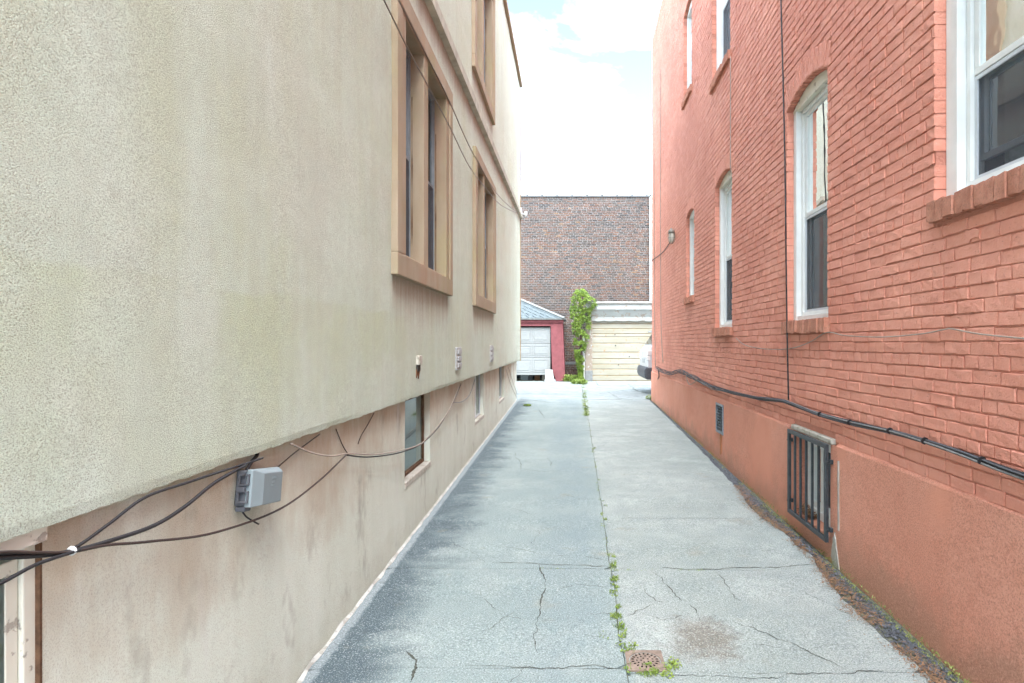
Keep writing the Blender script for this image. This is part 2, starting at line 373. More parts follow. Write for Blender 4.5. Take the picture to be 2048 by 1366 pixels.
def empty(name, loc, label=None, cat=None, group=None, kind=None, parent=None):
    o = bpy.data.objects.new(name, None); C.objects.link(o); o.empty_display_size = .2
    o.location = loc
    if parent: o.parent = parent; o.location = Vector(loc) - wloc(parent)
    return tag(o, label, cat, group, kind)

# wall frames: u = metres along the alley, v = height, w = outwards into the alley
LU = lambda u, v, w: (-1.290 - .00583 * u + w, u, v)
LF = lambda u, v, w: (-1.319 - .01046 * u + w, u, v)
RB = lambda u, v, w: (1.925 + .0113 * u - w, u, v)
RP = lambda u, v, w: (1.900 + .0113 * u - w, u, v)
def zg(y): return -.06 + .16 * min(max((y - 2.9) / 13.1, 0), 1)
def onwall(fr, px, py, w=0.):
    y = 5.
    for _ in range(30):
        y = F * fr(y, 0, w)[0] / (px - VX)
    return Vector(fr(y, H - (py - VY) / F * y, w))
def onground(px, py, dz=0.):
    y = 5.
    for _ in range(40): y = F * (H - zg(y) - dz) / (py - VY)
    return Vector(((px - VX) / F * y, y, zg(y) + dz))
def smoothpts(p, n=6):
    p = [Vector(q) for q in p]; out = []
    for i in range(len(p) - 1):
        a, b, c, d = p[max(i - 1, 0)], p[i], p[i + 1], p[min(i + 2, len(p) - 1)]
        for k in range(n):
            t = k / n
            out.append(.5 * ((2 * b) + (c - a) * t + (2 * a - 5 * b + 4 * c - d) * t * t + (3 * b - a - 3 * c + d) * t ** 3))
    return out + [p[-1]]
def wall_grid(mb, fr, u0, u1, v0, v1, holes, step=.35, wob=.003, w=0., seed=0):
    us = {u0, u1}; vs = {v0, v1}
    for h in holes: us |= {h[0], h[1]}; vs |= {h[2], h[3]}
    def fill(s):
        s = sorted(s); out = []
        for a, b in zip(s, s[1:]):
            k = max(1, int((b - a) / step)); out += [a + (b - a) * i / k for i in range(k)]
        return out + [s[-1]]
    us = [u for u in fill(us) if u0 <= u <= u1]; vs = [v for v in fill(vs) if v0 <= v <= v1]
    idx = {}; V = []; Fc = []
    for i, u in enumerate(us):
        for j, v in enumerate(vs):
            idx[i, j] = len(V); V.append(fr(u, v, w + wob * mnoise.noise(Vector((u * 1.3, v * 1.3, seed)))))
    for i in range(len(us) - 1):
        for j in range(len(vs) - 1):
            a, b = (us[i] + us[i + 1]) / 2, (vs[j] + vs[j + 1]) / 2
            if any(h[0] < a < h[1] and h[2] < b < h[3] for h in holes): continue
            Fc.append((idx[i, j], idx[i + 1, j], idx[i + 1, j + 1], idx[i, j + 1]))
    mb.add(V, Fc)
def ring(mb, fr, u0, u1, v0, v1, t, w0, w1, tb=None, tt=None):
    """rectangular frame, bar width t"""
    tb = t if tb is None else tb; tt = t if tt is None else tt
    mb.box(u0, u0 + t, v0 + tb, v1 - tt, w0, w1, fr); mb.box(u1 - t, u1, v0 + tb, v1 - tt, w0, w1, fr)
    mb.box(u0, u1, v0, v0 + tb, w0, w1, fr); mb.box(u0, u1, v1 - tt, v1, w0, w1, fr)
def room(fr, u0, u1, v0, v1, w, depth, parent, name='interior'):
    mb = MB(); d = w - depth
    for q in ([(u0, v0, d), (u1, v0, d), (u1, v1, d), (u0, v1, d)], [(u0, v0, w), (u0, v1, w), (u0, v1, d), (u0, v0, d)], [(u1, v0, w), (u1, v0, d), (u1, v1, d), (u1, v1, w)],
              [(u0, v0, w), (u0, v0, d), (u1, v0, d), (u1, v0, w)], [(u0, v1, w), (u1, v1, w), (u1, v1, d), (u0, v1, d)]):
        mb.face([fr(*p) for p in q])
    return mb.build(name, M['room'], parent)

# ------------------------------------------------------------------ ground
MB().face([(-600, -600, -.16), (600, -600, -.16), (600, 900, -.16), (-600, 900, -.16)]).build('ground', M['ground'], kind='structure')
drive = empty('driveway', (0, 0, 0), kind='structure')
JX = lambda y: .27 + .006 * (y - 3) if y < 11 else .318
def jag(p, q, amp, step=.12, seed=0):
    p, q = Vector(p), Vector(q); n = max(1, int((q - p).length / step)); d = (q - p).normalized(); nn = Vector((-d.y, d.x, 0)); out = []
    for i in range(n):
        t = i / n; a = p.lerp(q, t)
        if 0 < i: a = a + nn * amp * mnoise.noise(Vector((a.x * 5 + seed, a.y * 5, seed))) + nn * amp * .5 * mnoise.noise(Vector((a.x * 19, a.y * 19, seed)))
        out.append(a)
    return out
SW = [(-2, .17), (2.4, .16), (3.06, .17), (3.6, .20), (4.1, .19), (4.56, .12), (5.2, .15), (5.9, .22), (6.5, .15), (9.35, .09), (12, .07), (15.9, .05)]
def sw(y):
    for (a, p), (b, q) in zip(SW, SW[1:]):
        if a <= y <= b: return p + (q - p) * (y - a) / (b - a)
    return SW[-1][1]
def slab(pts):
    mb = MB(); top = [Vector((p[0], p[1], zg(p[1]))) for p in pts]
    mb.prism([p - Vector((0, 0, .07)) for p in top], (0, 0, .07))
    return mb.build('slab', M['pave'], drive)
def gapw(a, b): return .0012 + .0055 * max(0, mnoise.noise(Vector((a * 2.1, b * 1.3, 5))) + .1)
def crossx(x, y): return y + .022 * mnoise.noise(Vector((x * 1.8, y, 1))) + .008 * mnoise.noise(Vector((x * 9, y, 2))) + .004 * mnoise.noise(Vector((x * 30, y, 3)))
def jointy(y): return JX(y) + .014 * mnoise.noise(Vector((y * 1.6, 0, 4))) + .007 * mnoise.noise(Vector((y * 9, 0, 5)))
def slabrow(y0, y1, left=True):
    st = .05; seg = lambda a, b: [a + (b - a) * i / max(1, int(abs(b - a) / st)) for i in range(max(1, int(abs(b - a) / st)))]
    jg = lambda y: .0015 + .8 * gapw(y, 7)
    rx = lambda y: 1.90 + .0113 * y - sw(y) + .03 * mnoise.noise(Vector((y * 4, 1, 0))) + .018 * mnoise.noise(Vector((y * 15, 2, 0)))
    xl = (lambda y: -1.318 - .01046 * y) if left else (lambda y: jointy(y) + jg(y))
    xr = (lambda y: jointy(y) - jg(y)) if left else rx
    P = [Vector((x, crossx(x, y0) + gapw(x, y0), 0)) for x in seg(xl(y0), xr(y0))]
    P += [Vector((xr(y), y, 0)) for y in seg(y0 + .035, y1 - .035)]
    P += [Vector((x, crossx(x, y1) - gapw(x, y1), 0)) for x in seg(xr(y1), xl(y1))]
    P += [Vector((xl(y), y, 0)) for y in (seg(y1 - .035, y0 + .035) if not left else [y1 - .035, y0 + .035])]
    slab(P)
for y0, y1 in ((-2, 3.06), (3.06, 4.37), (4.37, 8.9), (8.9, 15.9)): slabrow(y0, y1, True)
for y0, y1 in ((-2, 3.02), (3.02, 4.34), (4.34, 5.55), (5.55, 10.1), (10.1, 15.9)): slabrow(y0, y1, False)
MB().box(-1.6, 2.3, -2, 15.95, -.15, -.14).build('joint_bed', M['dirt'], drive)
mb = MB()                                             # dirt filling joints and gravel strip, follows the slope
ys = [-2, 2.9] + [2.9 + i * .6 for i in range(1, 22)] + [15.95]
for a, b in zip(ys, ys[1:]): mb.face([(-1.34, a, zg(a) - .016), (2.2, a, zg(a) - .016), (2.2, b, zg(b) - .016), (-1.34, b, zg(b) - .016)])
mb.build('joint_fill', M['dirt'], drive)
yard = empty('yard_paving', (0, 16, .1), kind='structure')
for (x0, x1, y0, y1, dz) in ((-9, .315, 15.91, 17.6, 0), (.325, 9, 15.91, 17.9, .002), (-9, .315, 17.62, 20.6, .004), (.325, 9, 17.92, 21.2, 0), (-9, .9, 20.62, 26, .003), (.91, 9, 21.22, 26, .004)):
    e = jag((x0, y0, 0), (x1, y0, 0), .02, .25, y0) + jag((x1, y0, 0), (x1, y1, 0), .01, .3) + jag((x1, y1, 0), (x0, y1, 0), .02, .25, y1) + jag((x0, y1, 0), (x0, y0, 0), .01, .3)
    MB().prism([p + Vector((0, 0, .0 + dz)) for p in e], (0, 0, .1)).build('slab', M['pave'], yard)

# cracks: irregular dirt-filled ribbons
def ribbon(pts, width, seed, mat, parent, name='crack', gaps=.0, lift=.0025, sub=.014):
    mb = MB(); pts = [Vector(p) for p in pts]; P = []
    for a, b in zip(pts, pts[1:]):
        n = max(2, int((b - a).length / sub))
        P += [a.lerp(b, i / n) for i in range(n)]
    P.append(pts[-1]); d0 = (pts[-1] - pts[0]).normalized(); nn = Vector((-d0.y, d0.x, 0)); prev = None
    for i, p in enumerate(P):
        t = i / max(1, len(P) - 1)
        off = .05 * mnoise.noise(Vector((p.x * 3, p.y * 3, seed))) + .02 * mnoise.noise(Vector((p.x * 16, p.y * 16, seed))) + .010 * mnoise.noise(Vector((p.x * 45, p.y * 45, seed)))
        off *= min(1, 6 * t, 6 * (1 - t)) if len(P) > 4 else 1
        wd = .85 * width * max(.2, .55 + .8 * mnoise.noise(Vector((p.x * 11, p.y * 11, seed + 5)))) * (1 if .06 < t < .94 else .4)
        c = p + nn * off; c.z = zg(c.y) + lift
        e = (c + nn * wd / 2, c - nn * wd / 2)
        if prev and not (gaps and mnoise.noise(Vector((p.x * 4, p.y * 4, seed + 9))) > .5 - gaps): mb.face([prev[0], prev[1], e[1], e[0]])
        prev = e
    if mb.f: mb.build(name, mat, parent)
G = onground
CR = [  # photo polyline, width
    ([(1238, 1137), (1300, 1134), (1360, 1138), (1430, 1140), (1500, 1137), (1570, 1131), (1640, 1128)], .016), ([(985, 1126), (1060, 1125), (1140, 1129), (1218, 1133)], .012),
    ([(930, 1331), (1030, 1336), (1110, 1341), (1180, 1336), (1252, 1340)], .010), ([(1335, 1350), (1420, 1352), (1520, 1356), (1640, 1349), (1790, 1342)], .010),
    ([(1600, 1180), (1650, 1200), (1700, 1230)], .004), ([(1270, 1165), (1300, 1195), (1330, 1207)], .006), ([(960, 1180), (985, 1215), (1010, 1235), (1050, 1240)], .005), ([(1100, 1180), (1150, 1170), (1215, 1175)], .005),
    ([(1300, 1060), (1380, 1075), (1440, 1070)], .004), ([(1120, 985), (1160, 1000), (1200, 996)], .007), ([(1240, 935), (1300, 940), (1350, 936)], .007),
    ([(1000, 1092), (1075, 1106), (1150, 1112), (1215, 1122)], .008), ([(1078, 1128), (1086, 1185), (1066, 1250), (1074, 1305)], .012),
    ([(1240, 1238), (1320, 1208), (1380, 1228), (1322, 1240), (1255, 1215)], .008), ([(1428, 1140), (1452, 1172), (1484, 1207)], .009),
    ([(1302, 1142), (1345, 1185), (1385, 1220), (1402, 1242)], .009), ([(1425, 1230), (1500, 1255), (1570, 1282), (1640, 1318), (1700, 1345)], .009),
    ([(822, 1366), (836, 1322), (812, 1303)], .020), ([(838, 1316), (890, 1313)], .006), ([(925, 1290), (990, 1255), (1030, 1225)], .006),
    ([(1180, 1228), (1222, 1228)], .006), ([(1150, 1274), (1215, 1270)], .006), ([(1060, 1088), (1075, 1060)], .005), ([(1240, 1036), (1350, 1038), (1490, 1036)], .007),
    ([(1220, 990), (1300, 993), (1420, 990)], .005), ([(1030, 905), (1045, 938), (1090, 945), (1150, 944)], .010), ([(1095, 915), (1104, 934)], .010), ([(1078, 820), (1090, 838)], .02),
    ([(1195, 893), (1250, 890)], .02), ([(1160, 862), (1181, 862)], .035), ([(1145, 838), (1176, 838)], .02), ([(1066, 816), (1120, 816), (1168, 817)], .03), ([(1186, 863), (1330, 865)], .01),
    ([(1230, 1120), (1290, 1098), (1330, 1096)], .004), ([(900, 1080), (960, 1120), (1000, 1128)], .005), ([(1060, 1320), (1040, 1340), (1020, 1366)], .006),
    ([(1500, 1290), (1600, 1300), (1690, 1290)], .004), ([(1380, 955), (1400, 962), (1450, 958)], .006), ([(1010, 1010), (1060, 1030), (1100, 1022)], .005),
]
for i, (p, wd) in enumerate(CR): ribbon([G(*q) for q in p], wd, i * 3.7, M['crack'], drive, gaps=.04)
for i, (p, wd) in enumerate([([(1040, 797), (1100, 806), (1160, 803)], .05), ([(1055, 783), (1110, 787), (1165, 784)], .04), ([(1185, 800), (1240, 798), (1300, 790)], .04), ([(1255, 768), (1275, 783), (1303, 788)], .07),
        ([(1180, 790), (1290, 776)], .03), ([(1050, 771), (1140, 772)], .04), ([(1190, 769), (1290, 768)], .05), ([(1100, 777), (1160, 779)], .03), ([(1215, 783), (1240, 800)], .03)]):
    ribbon([G(*q) + Vector((0, 0, .004)) for q in p], wd, i * 5.1 + 2, M['crack'], yard, gaps=.18, lift=.008, sub=.08)

# ------------------------------------------------------------------ left stucco building
LB = empty('stucco_building', (-5, 7, 0), 'tall cream stucco building with brown framed windows on the left of the alley', 'building')
LY0, LY1, LZ0 = -2.0, 15.8, 1.145
WL = [(4.357, 6.42, 2.10, 4.27), (8.02, 10.25, 2.10, 4.24), (7.95, 10.12, 5.27, 7.45)]
def roofz(u): return 8.30
mb = MB()
holes = [(a + .02, b - .02, c + .02, d - .02) for a, b, c, d in WL]
wall_grid(mb, LU, LY0, LY1, LZ0 + .03, 8.3, holes, .3, .006)
mb.build('upper_wall', M['su'], LB, smooth=True)
mb = MB()                                                 # ragged bottom lip of the render
N = 700
for i in range(N):
    a, b = LY0 + (LY1 - LY0) * i / N, LY0 + (LY1 - LY0) * (i + 1) / N
    f = lambda u: LZ0 + .007 * mnoise.noise(Vector((u * 5, 0, 0))) + .007 * mnoise.noise(Vector((u * 21, 3, 0))) + .004 * mnoise.noise(Vector((u * 60, 3, 0)))
    ww = lambda u: .006 * mnoise.noise(Vector((u * 1.3, (LZ0 + .03) * 1.3, 0)))
    mb.face([LU(a, f(a), -.004), LU(b, f(b), -.004), LU(b, LZ0 + .03, ww(b)), LU(a, LZ0 + .03, ww(a))])
    mb.face([LU(a, f(a), -.004), LU(a, f(a) + .002, -.3), LU(b, f(b) + .002, -.3), LU(b, f(b), -.004)])
mb.build('wall_lip', M['su'], LB)
MB().face([LU(LY1, LZ0, 0), LU(LY1, LZ0, -9), LU(LY1, 8.3, -9), LU(LY1, 8.3, 0)]).face([LU(LY0, LZ0, 0), LU(LY0, 8.3, 0), LU(LY0, 8.3, -9), LU(LY0, LZ0, -9)]).build('end_wall', M['su'], LB)
MB().face([LU(LY0, 8.2, 0), LU(LY1, 8.2, 0), LU(LY1, 8.2, -9), LU(LY0, 8.2, -9)]).build('roof', M['roofing'], LB)
# belt course, coping, corner strip
def sweepbox(name, mat, u0, u1, z0, z1, h, w0, w1, bev=.004):
    mb = MB(); n = 24
    for i in range(n):
        pass
    P = lambda u, dz, w: LU(u, z0 + (z1 - z0) * (u - u0) / (u1 - u0) + dz, w)
    pts = []
    for i in range(n + 1):
        u = u0 + (u1 - u0) * i / n
        pts.append([P(u, 0, w0), P(u, 0.012, w1), P(u, h * .75, w1), P(u, h, w0)])
    vs = [q for p in pts for q in p]; fs = []
    for i in range(n):
        for k in range(4):
            fs.append((i * 4 + k, i * 4 + (k + 1) % 4, (i + 1) * 4 + (k + 1) % 4, (i + 1) * 4 + k))
    fs += [(3, 2, 1, 0), tuple(n * 4 + k for k in range(4))]
    mb.add(vs, fs); return mb.build(name, mat, LB, bev=bev)
sweepbox('belt_course', simple('grey_green_render', (.42, .41, .33), .9, .15, var=.25, scale=5, bump=.005), LY0, LY1 + .02, 4.50, 4.86, .17, -.02, .065)
sweepbox('roof_coping', M['trim'], LY0, LY1 + .05, 8.21, 8.33, .16, -.3, .06)
MB().box(LY1 - .004, LY1 + .035, LZ0 - .02, 8.3, -.10, .022, LU).build('corner_strip', M['trim'], LB, bev=.004)
WF = [(.35, 1.505, .1, 1.2), (4.90, 5.82, .455, 1.2), (8.66, 9.60, .455, 1.2), (11.8, 12.75, .45, 1.2)]
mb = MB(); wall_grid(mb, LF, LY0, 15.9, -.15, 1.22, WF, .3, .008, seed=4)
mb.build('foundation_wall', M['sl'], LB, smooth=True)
mb = MB()
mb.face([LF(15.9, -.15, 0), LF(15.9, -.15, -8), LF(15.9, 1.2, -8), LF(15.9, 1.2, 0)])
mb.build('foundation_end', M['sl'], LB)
mb = MB(); prev = None
for i in range(300):                                     # ragged white sealant along the foot
    u = 1.5 + 14.4 * i / 299
    a = .008 + .014 * max(0, mnoise.noise(Vector((u * 7, 0, 1))) + .5) ; h = .008 + .016 * max(0, mnoise.noise(Vector((u * 5, 2, 1))) + .4)
    e = [LF(u, zg(u) + h, .004), LF(u, zg(u) + h * .6, a * .6 + .004), LF(u, zg(u) + .003, a + .006)]
    if prev: mb.face([prev[0], prev[1], e[1], e[0]]); mb.face([prev[1], prev[2], e[2], e[1]])
    prev = e
mb.build('sealant_bead', M['caulk'], LB)
for (a, b, c, d), mull in zip(WL, ((5.22, 5.375), (8.83, 8.99), (8.75, 8.91))):
    W = empty('window', LU((a + b) / 2, c, 0), parent=LB)
    t = .27; mb = MB()
    ring(mb, LU, a, b, c, d, .13, -.13, .048, tb=.165, tt=.15); mb.build('surround', M['trim'], W, bev=.006)
    mb = MB(); ring(mb, LU, a + .131, b - .131, c + .166, d - .151, .14, -.13, .034, tb=.012, tt=.012)
    mb.build('reveal', M['trim'], W, bev=.005)
    i0, i1, j0, j1 = a + .271, b - .271, c + .178, d - .163
    MB().box(mull[0], mull[1], j0 - .001, j1 + .001, -.13, .030, LU).build('mullion', M['trim'], W, bev=.006)
    for u0, u1 in ((i0, mull[0]), (mull[1], i1)):
        mid = (j0 + j1) / 2
        s = MB(); ring(s, LU, u0 + .002, u1 - .002, j0 + .002, j1 - .002, .028, -.125, -.088, tb=.02); s.build('frame', M['midalum'], W)
        s = MB(); ring(s, LU, u0 + .031, u1 - .031, mid - .02, j1 - .031, .026, -.122, -.095); s.build('sash', M['midalum'], W)
        MB().face([LU(*q) for q in [(u0 + .055, mid, -.110), (u1 - .055, mid, -.110), (u1 - .055, j1 - .05, -.110), (u0 + .055, j1 - .05, -.110)]]).build('pane', M['glass'], W)
        s = MB(); ring(s, LU, u0 + .031, u1 - .031, j0 + .02, mid + .015, .026, -.145, -.124); s.build('sash', M['dalum'], W)
        MB().face([LU(*q) for q in [(u0 + .03, j0 + .02, -.094), (u1 - .03, j0 + .02, -.094), (u1 - .03, mid - .022, -.094), (u0 + .03, mid - .022, -.094)]]).build('screen', M['screen'], W)
        # rusty drip seam down the far jamb
        s = MB(); prev = None
        for k in range(40):
            z = j0 + (j1 - j0) * .8 * k / 39; ww = .006 * max(.0, .6 + mnoise.noise(Vector((z * 4, u1, 2))))
            e = (LU(u1 - .0025, z, -.075 - ww), LU(u1 - .0025, z, -.075 + ww))
            if prev: s.face([prev[0], prev[1], e[1], e[0]])
            prev = e
        s.build('sealant_seam', M['seam'], W)
        MB().face([LU(*q) for q in [(u0, mid - .2, -.2), (u1, mid - .2, -.2), (u1, j1, -.2), (u0, j1, -.2)]]).build('blind', M['shade'], W)
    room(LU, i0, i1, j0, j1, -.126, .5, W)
for k, (a, b, c, d) in enumerate(WF):
    W = empty('basement_window', LF((a + b) / 2, c, 0), parent=LB)
    dp = -.058 if k else -.010; s = MB()
    s.box(a - .001, b + .001, c - .05, c, -.14, .006, LF)
    s.build('sill', M['stone'] if k else M['cream'], W, bev=.006)
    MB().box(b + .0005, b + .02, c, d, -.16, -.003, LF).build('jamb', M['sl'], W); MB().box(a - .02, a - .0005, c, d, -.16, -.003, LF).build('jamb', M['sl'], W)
    f = M['trim'] if k else M['cream']
    s = MB(); ring(s, LF, a, b, c, d - .06, .022 if k else .037, dp - .06, dp, tb=.03, tt=.04); s.build('frame', M['seam'] if k == 1 else (f if k == 0 else M['alum']), W, bev=.004)
    if k == 0:
        s = MB(); ring(s, LF, a + .038, b - .038, c + .031, d - .125, .036, dp - .06, dp - .010); s.build('sash', M['cream'], W, bev=.004)
        MB().box(a, b, d - .095, d - .03, dp, dp + .03, LF).build('head_board', M['cream'], W, bev=.004)
        MB().box(b - .004, b + .003, c, d - .05, -.012, .002, LF).build('sealant_seam', M['seam'], W)
    MB().face([LF(*q) for q in [(a + .025, c + .02, dp - .012), (b - .025, c + .02, dp - .012), (b - .025, d - .09, dp - .012), (a + .025, d - .09, dp - .012)]]).build('pane', M['glass'], W)
    if k == 1:
        MB().face([LF(*q) for q in [(a + .025, c + .02, dp - .03), (b - .025, c + .02, dp - .03), (b - .025, d - .09, dp - .03), (a + .025, d - .09, dp - .03)]]).build('blind', simple('blue_grey_blind', (.33, .42, .43), .8, .2, var=.05), W)
    if k in (0, 2, 3):
        s = MB(); s.box((a + b) / 2 - .02, (a + b) / 2 + .02, c + .03, d - .1, dp - .010, dp - .002, LF); s.build('meeting_rail', M['white'] if k else M['cream'], W)
    room(LF, a, b, c, d, dp - .065, .5, W)

# ------------------------------------------------------------------ right brick building
RBD = empty('brick_building', (6, 7, 0), 'tall brick building painted salmon red with arched white windows', 'building')
RY0, RY1, PT, RTOP = -2.0, 15.85, .85, 9.6
# windows: u0,u1 (near,far), sill top, spring, rise
WR = [(2.30, 3.243, 2.345, 3.76, .10), (4.644, 5.547, 1.785, 3.73, .10), (7.55, 8.48, 1.795, 3.78, .10), (10.04, 10.77, 2.39, 3.83, .08),
      (7.64, 8.67, 5.31, 7.42, .10), (10.25, 11.03, 6.0, 7.56, .08)]
RING = .20
def arc(u0, u1, spring, rise):
    hw = (u1 - u0) / 2; r = (hw * hw + rise * rise) / (2 * rise); return (u0 + u1) / 2, spring + rise - r, r, math.asin(hw / r)
def cut(z0, z1):
    """u intervals with no wall brick in the course z0..z1"""
    out = []; z = (z0 + z1) / 2
    for (u0, u1, sl, sp, ri) in WR:
        if sl - .105 < z < sl: out.append((u0 - .045, u1 + (.012 if u0 < 3 else .045)))
        elif sl <= z < sp: out.append((u0, u1))
        elif z >= sp:
            uc, zc, r, th = arc(u0, u1, sp, ri); ro = r + RING
            if z < zc + ro:
                hw = min(math.sqrt(max(0, ro * ro - (z - zc) ** 2)), (z - zc) * math.tan(th))
                out.append((uc - hw, uc + hw))
    if z < .89: out.append((4.50, 5.36))
    return out
wall = MB()
hol = [(u0, u1, sl - .001, sp + ri) for (u0, u1, sl, sp, ri) in WR]
wall_grid(wall, RB, RY0, RY1, PT - .02, RTOP, hol, .8, .0, w=-.002)
for (u0, u1, sl, sp, ri) in WR:                          # spandrels beside the arch and the reveals
    uc, zc, r, th = arc(u0, u1, sp, ri); n = 12; A = [(uc + r * math.sin(-th + 2 * th * i / n), zc + r * math.cos(-th + 2 * th * i / n)) for i in range(n + 1)]
    for p, q in zip(A, A[1:]):
        wall.face([RB(p[0], p[1], -.002), RB(q[0], q[1], -.002), RB(q[0], sp + ri + .0002, -.002), RB(p[0], sp + ri + .0002, -.002)])
        wall.face([RB(p[0], p[1] + .004, -.002), RB(p[0], p[1] + .004, -.13), RB(q[0], q[1] + .004, -.13), RB(q[0], q[1] + .004, -.002)])
    for u in (u0 - .004, u1 + .004): wall.face([RB(u, sl - .02, -.002), RB(u, sl - .02, -.13), RB(u, sp, -.13), RB(u, sp, -.002)])
wallo = wall.build('wall', M['mortar'], RBD)
MB().face([RB(RY1, -.15, -.03), RB(RY1, -.15, -9), RB(RY1, RTOP, -9), RB(RY1, RTOP, -.03)]).face([RB(RY0, -.15, 0), RB(RY0, RTOP, 0), RB(RY0, RTOP, -9), RB(RY0, -.15, -9)]).build('end_wall', M['mortar'], RBD)
MB().face([RB(RY0, RTOP - .1, 0), RB(RY1, RTOP - .1, 0), RB(RY1, RTOP - .1, -9), RB(RY0, RTOP - .1, -9)]).build('roof', M['roofing'], RBD)
# bricks
def brick_geo(r, hi=True, deep=1.5):
    """unit brick front: u,v in -.5..5, w 0..1 proud; skirt back to -deep"""
    if hi:
        us = [-.5, -.484, -.16, .18, .484, .5]; vs = [-.5, -.445, .02, .445, .5]; V = []
        for i, u in enumerate(us):
            for j, v in enumerate(vs):
                ed = i in (0, len(us) - 1), j in (0, len(vs) - 1)
                w_ = .35 + r.uniform(-.35, .3) if (ed[0] or ed[1]) else 1 + r.uniform(-.22, .16)
                V.append((u + r.uniform(-.011, .011), v + r.uniform(-.05, .05), w_))
        n, k = len(us), len(vs); Fc = [(i * k + j, (i + 1) * k + j, (i + 1) * k + j + 1, i * k + j + 1) for i in range(n - 1) for j in range(k - 1)]
        rim = [i * k for i in range(n)] + [(n - 1) * k + j for j in range(1, k)] + [i * k + k - 1 for i in range(n - 2, -1, -1)] + [j for j in range(k - 2, 0, -1)]
    else:
        V = [(a + r.uniform(-.01, .01), b + r.uniform(-.04, .04), .25) for a, b in ((-.5, -.5), (.5, -.5), (.5, .5), (-.5, .5))]
        V += [(a, b, 1 + r.uniform(-.2, .2)) for a, b in ((-.482, -.43), (.482, -.43), (.482, .43), (-.482, .43))]
        Fc = [(4, 5, 6, 7), (0, 1, 5, 4), (1, 2, 6, 5), (2, 3, 7, 6), (3, 0, 4, 7)]; rim = [0, 1, 2, 3]
    m = len(V); V += [(V[i][0], V[i][1], -deep) for i in rim]; k = len(rim)
    Fc += [(rim[i], m + i, m + (i + 1) % k, rim[(i + 1) % k]) for i in range(k)]
    return V, Fc
BP = .0058
geoH = [brick_geo(random.Random(i)) for i in range(14)]; geoD = [brick_geo(random.Random(50 + i), deep=15) for i in range(6)]
geoL = [brick_geo(random.Random(100 + i), False) for i in range(14)]; geoLD = [brick_geo(random.Random(150 + i), False, 15) for i in range(6)]
def brick_mesh(g, name, mat):
    me = bpy.data.meshes.new(name); me.from_pydata([(-w_ * BP, u, v) for u, v, w_ in g[0]], [], g[1]); me.materials.append(mat); return me
meH = [brick_mesh(g, 'brick', M['brick']) for g in geoH]; meD = [brick_mesh(g, 'brick', M['brick']) for g in geoD]
bricks = []; CH = .0685; z = PT + .004; row = 0
while z < RTOP - .1:
    hdr = row % 6 == 3; bl = .1015 if hdr else .2045
    u = .9 + ((row % 2) * .102 if not hdr else .03) + rnd.uniform(-.012, .012)
    cuts = cut(z, z + CH)
    while u < RY1:
        ln = bl + rnd.uniform(-.008, .008)
        if rnd.random() < .03 and not hdr: ln *= .55
        jw = .0035 + .0015 * rnd.random(); a, b = u + jw, min(u + ln - jw, RY1); u += ln
        segs = [(a, b, False, False)]
        for c0, c1 in cuts:
            ns = []
            for s0, s1, dl, dr in segs:
                if c1 <= s0 or c0 >= s1: ns.append((s0, s1, dl, dr)); continue
                if s0 < c0: ns.append((s0, c0, dl, True))
                if s1 > c1: ns.append((c1, s1, True, dr))
            segs = ns
        for s0, s1, dl, dr in segs:
            if s1 - s0 < .022 or z > 2.3 + .62 * s1: continue
            bricks.append((s0, s1, z + .0038 + rnd.uniform(-.002, .002), z + CH - .0038 + rnd.uniform(-.002, .002), dl or dr))
    z += CH; row += 1
def shown(b):
    u0, u1, v0, v1, _ = b
    x0, x1 = VX + F * RB(u0, 0, 0)[0] / u0, VX + F * RB(u1, 0, 0)[0] / u1; um = (u0 + u1) / 2
    y = VY - F * ((v0 + v1) / 2 - H) / um
    if (x0 + x1) / 2 > 2044 or not 0 < y < 1366: return 0
    return (x0 - x1) * F * (v1 - v0) / um
order = sorted(range(len(bricks)), key=lambda i: -shown(bricks[i]))
top = set(order[:300])
stuff = MB(); slope = math.atan(.0113)
for i, (u0, u1, v0, v1, deep) in enumerate(bricks):
    dz_ = .0035 * mnoise.noise(Vector((u0 * .9, v0 * .7, 3))) + .002 * mnoise.noise(Vector((u0 * 4, v0 * 3, 8))); v0 += dz_; v1 += dz_
    pr = rnd.uniform(.6, 1.5); uc, vc = (u0 + u1) / 2, (v0 + v1) / 2; roll = rnd.gauss(0, .011)
    if i in top:
        o = bpy.data.objects.new('brick', rnd.choice(meD if deep else meH)); C.objects.link(o); o.parent = wallo
        o.location = Vector(RB(uc, vc, 0)) - wloc(wallo); o.scale = (pr, u1 - u0, v1 - v0); o.rotation_euler = (roll, 0, -slope + rnd.gauss(0, .004))
    else:
        near = uc < 7.5 and shown((u0, u1, v0, v1, 0)) > 0
        g = rnd.choice((geoD if deep else geoH) if near else (geoLD if deep else geoL))
        c, s_ = math.cos(roll), math.sin(roll); lu, lv = u1 - u0, v1 - v0
        stuff.add([RB(uc + a * lu * c - b * lv * s_, vc + a * lu * s_ + b * lv * c, w_ * BP * pr) for a, b, w_ in g[0]], g[1])
stuff.build('brickwork', M['brick'], wallo, kind='stuff')
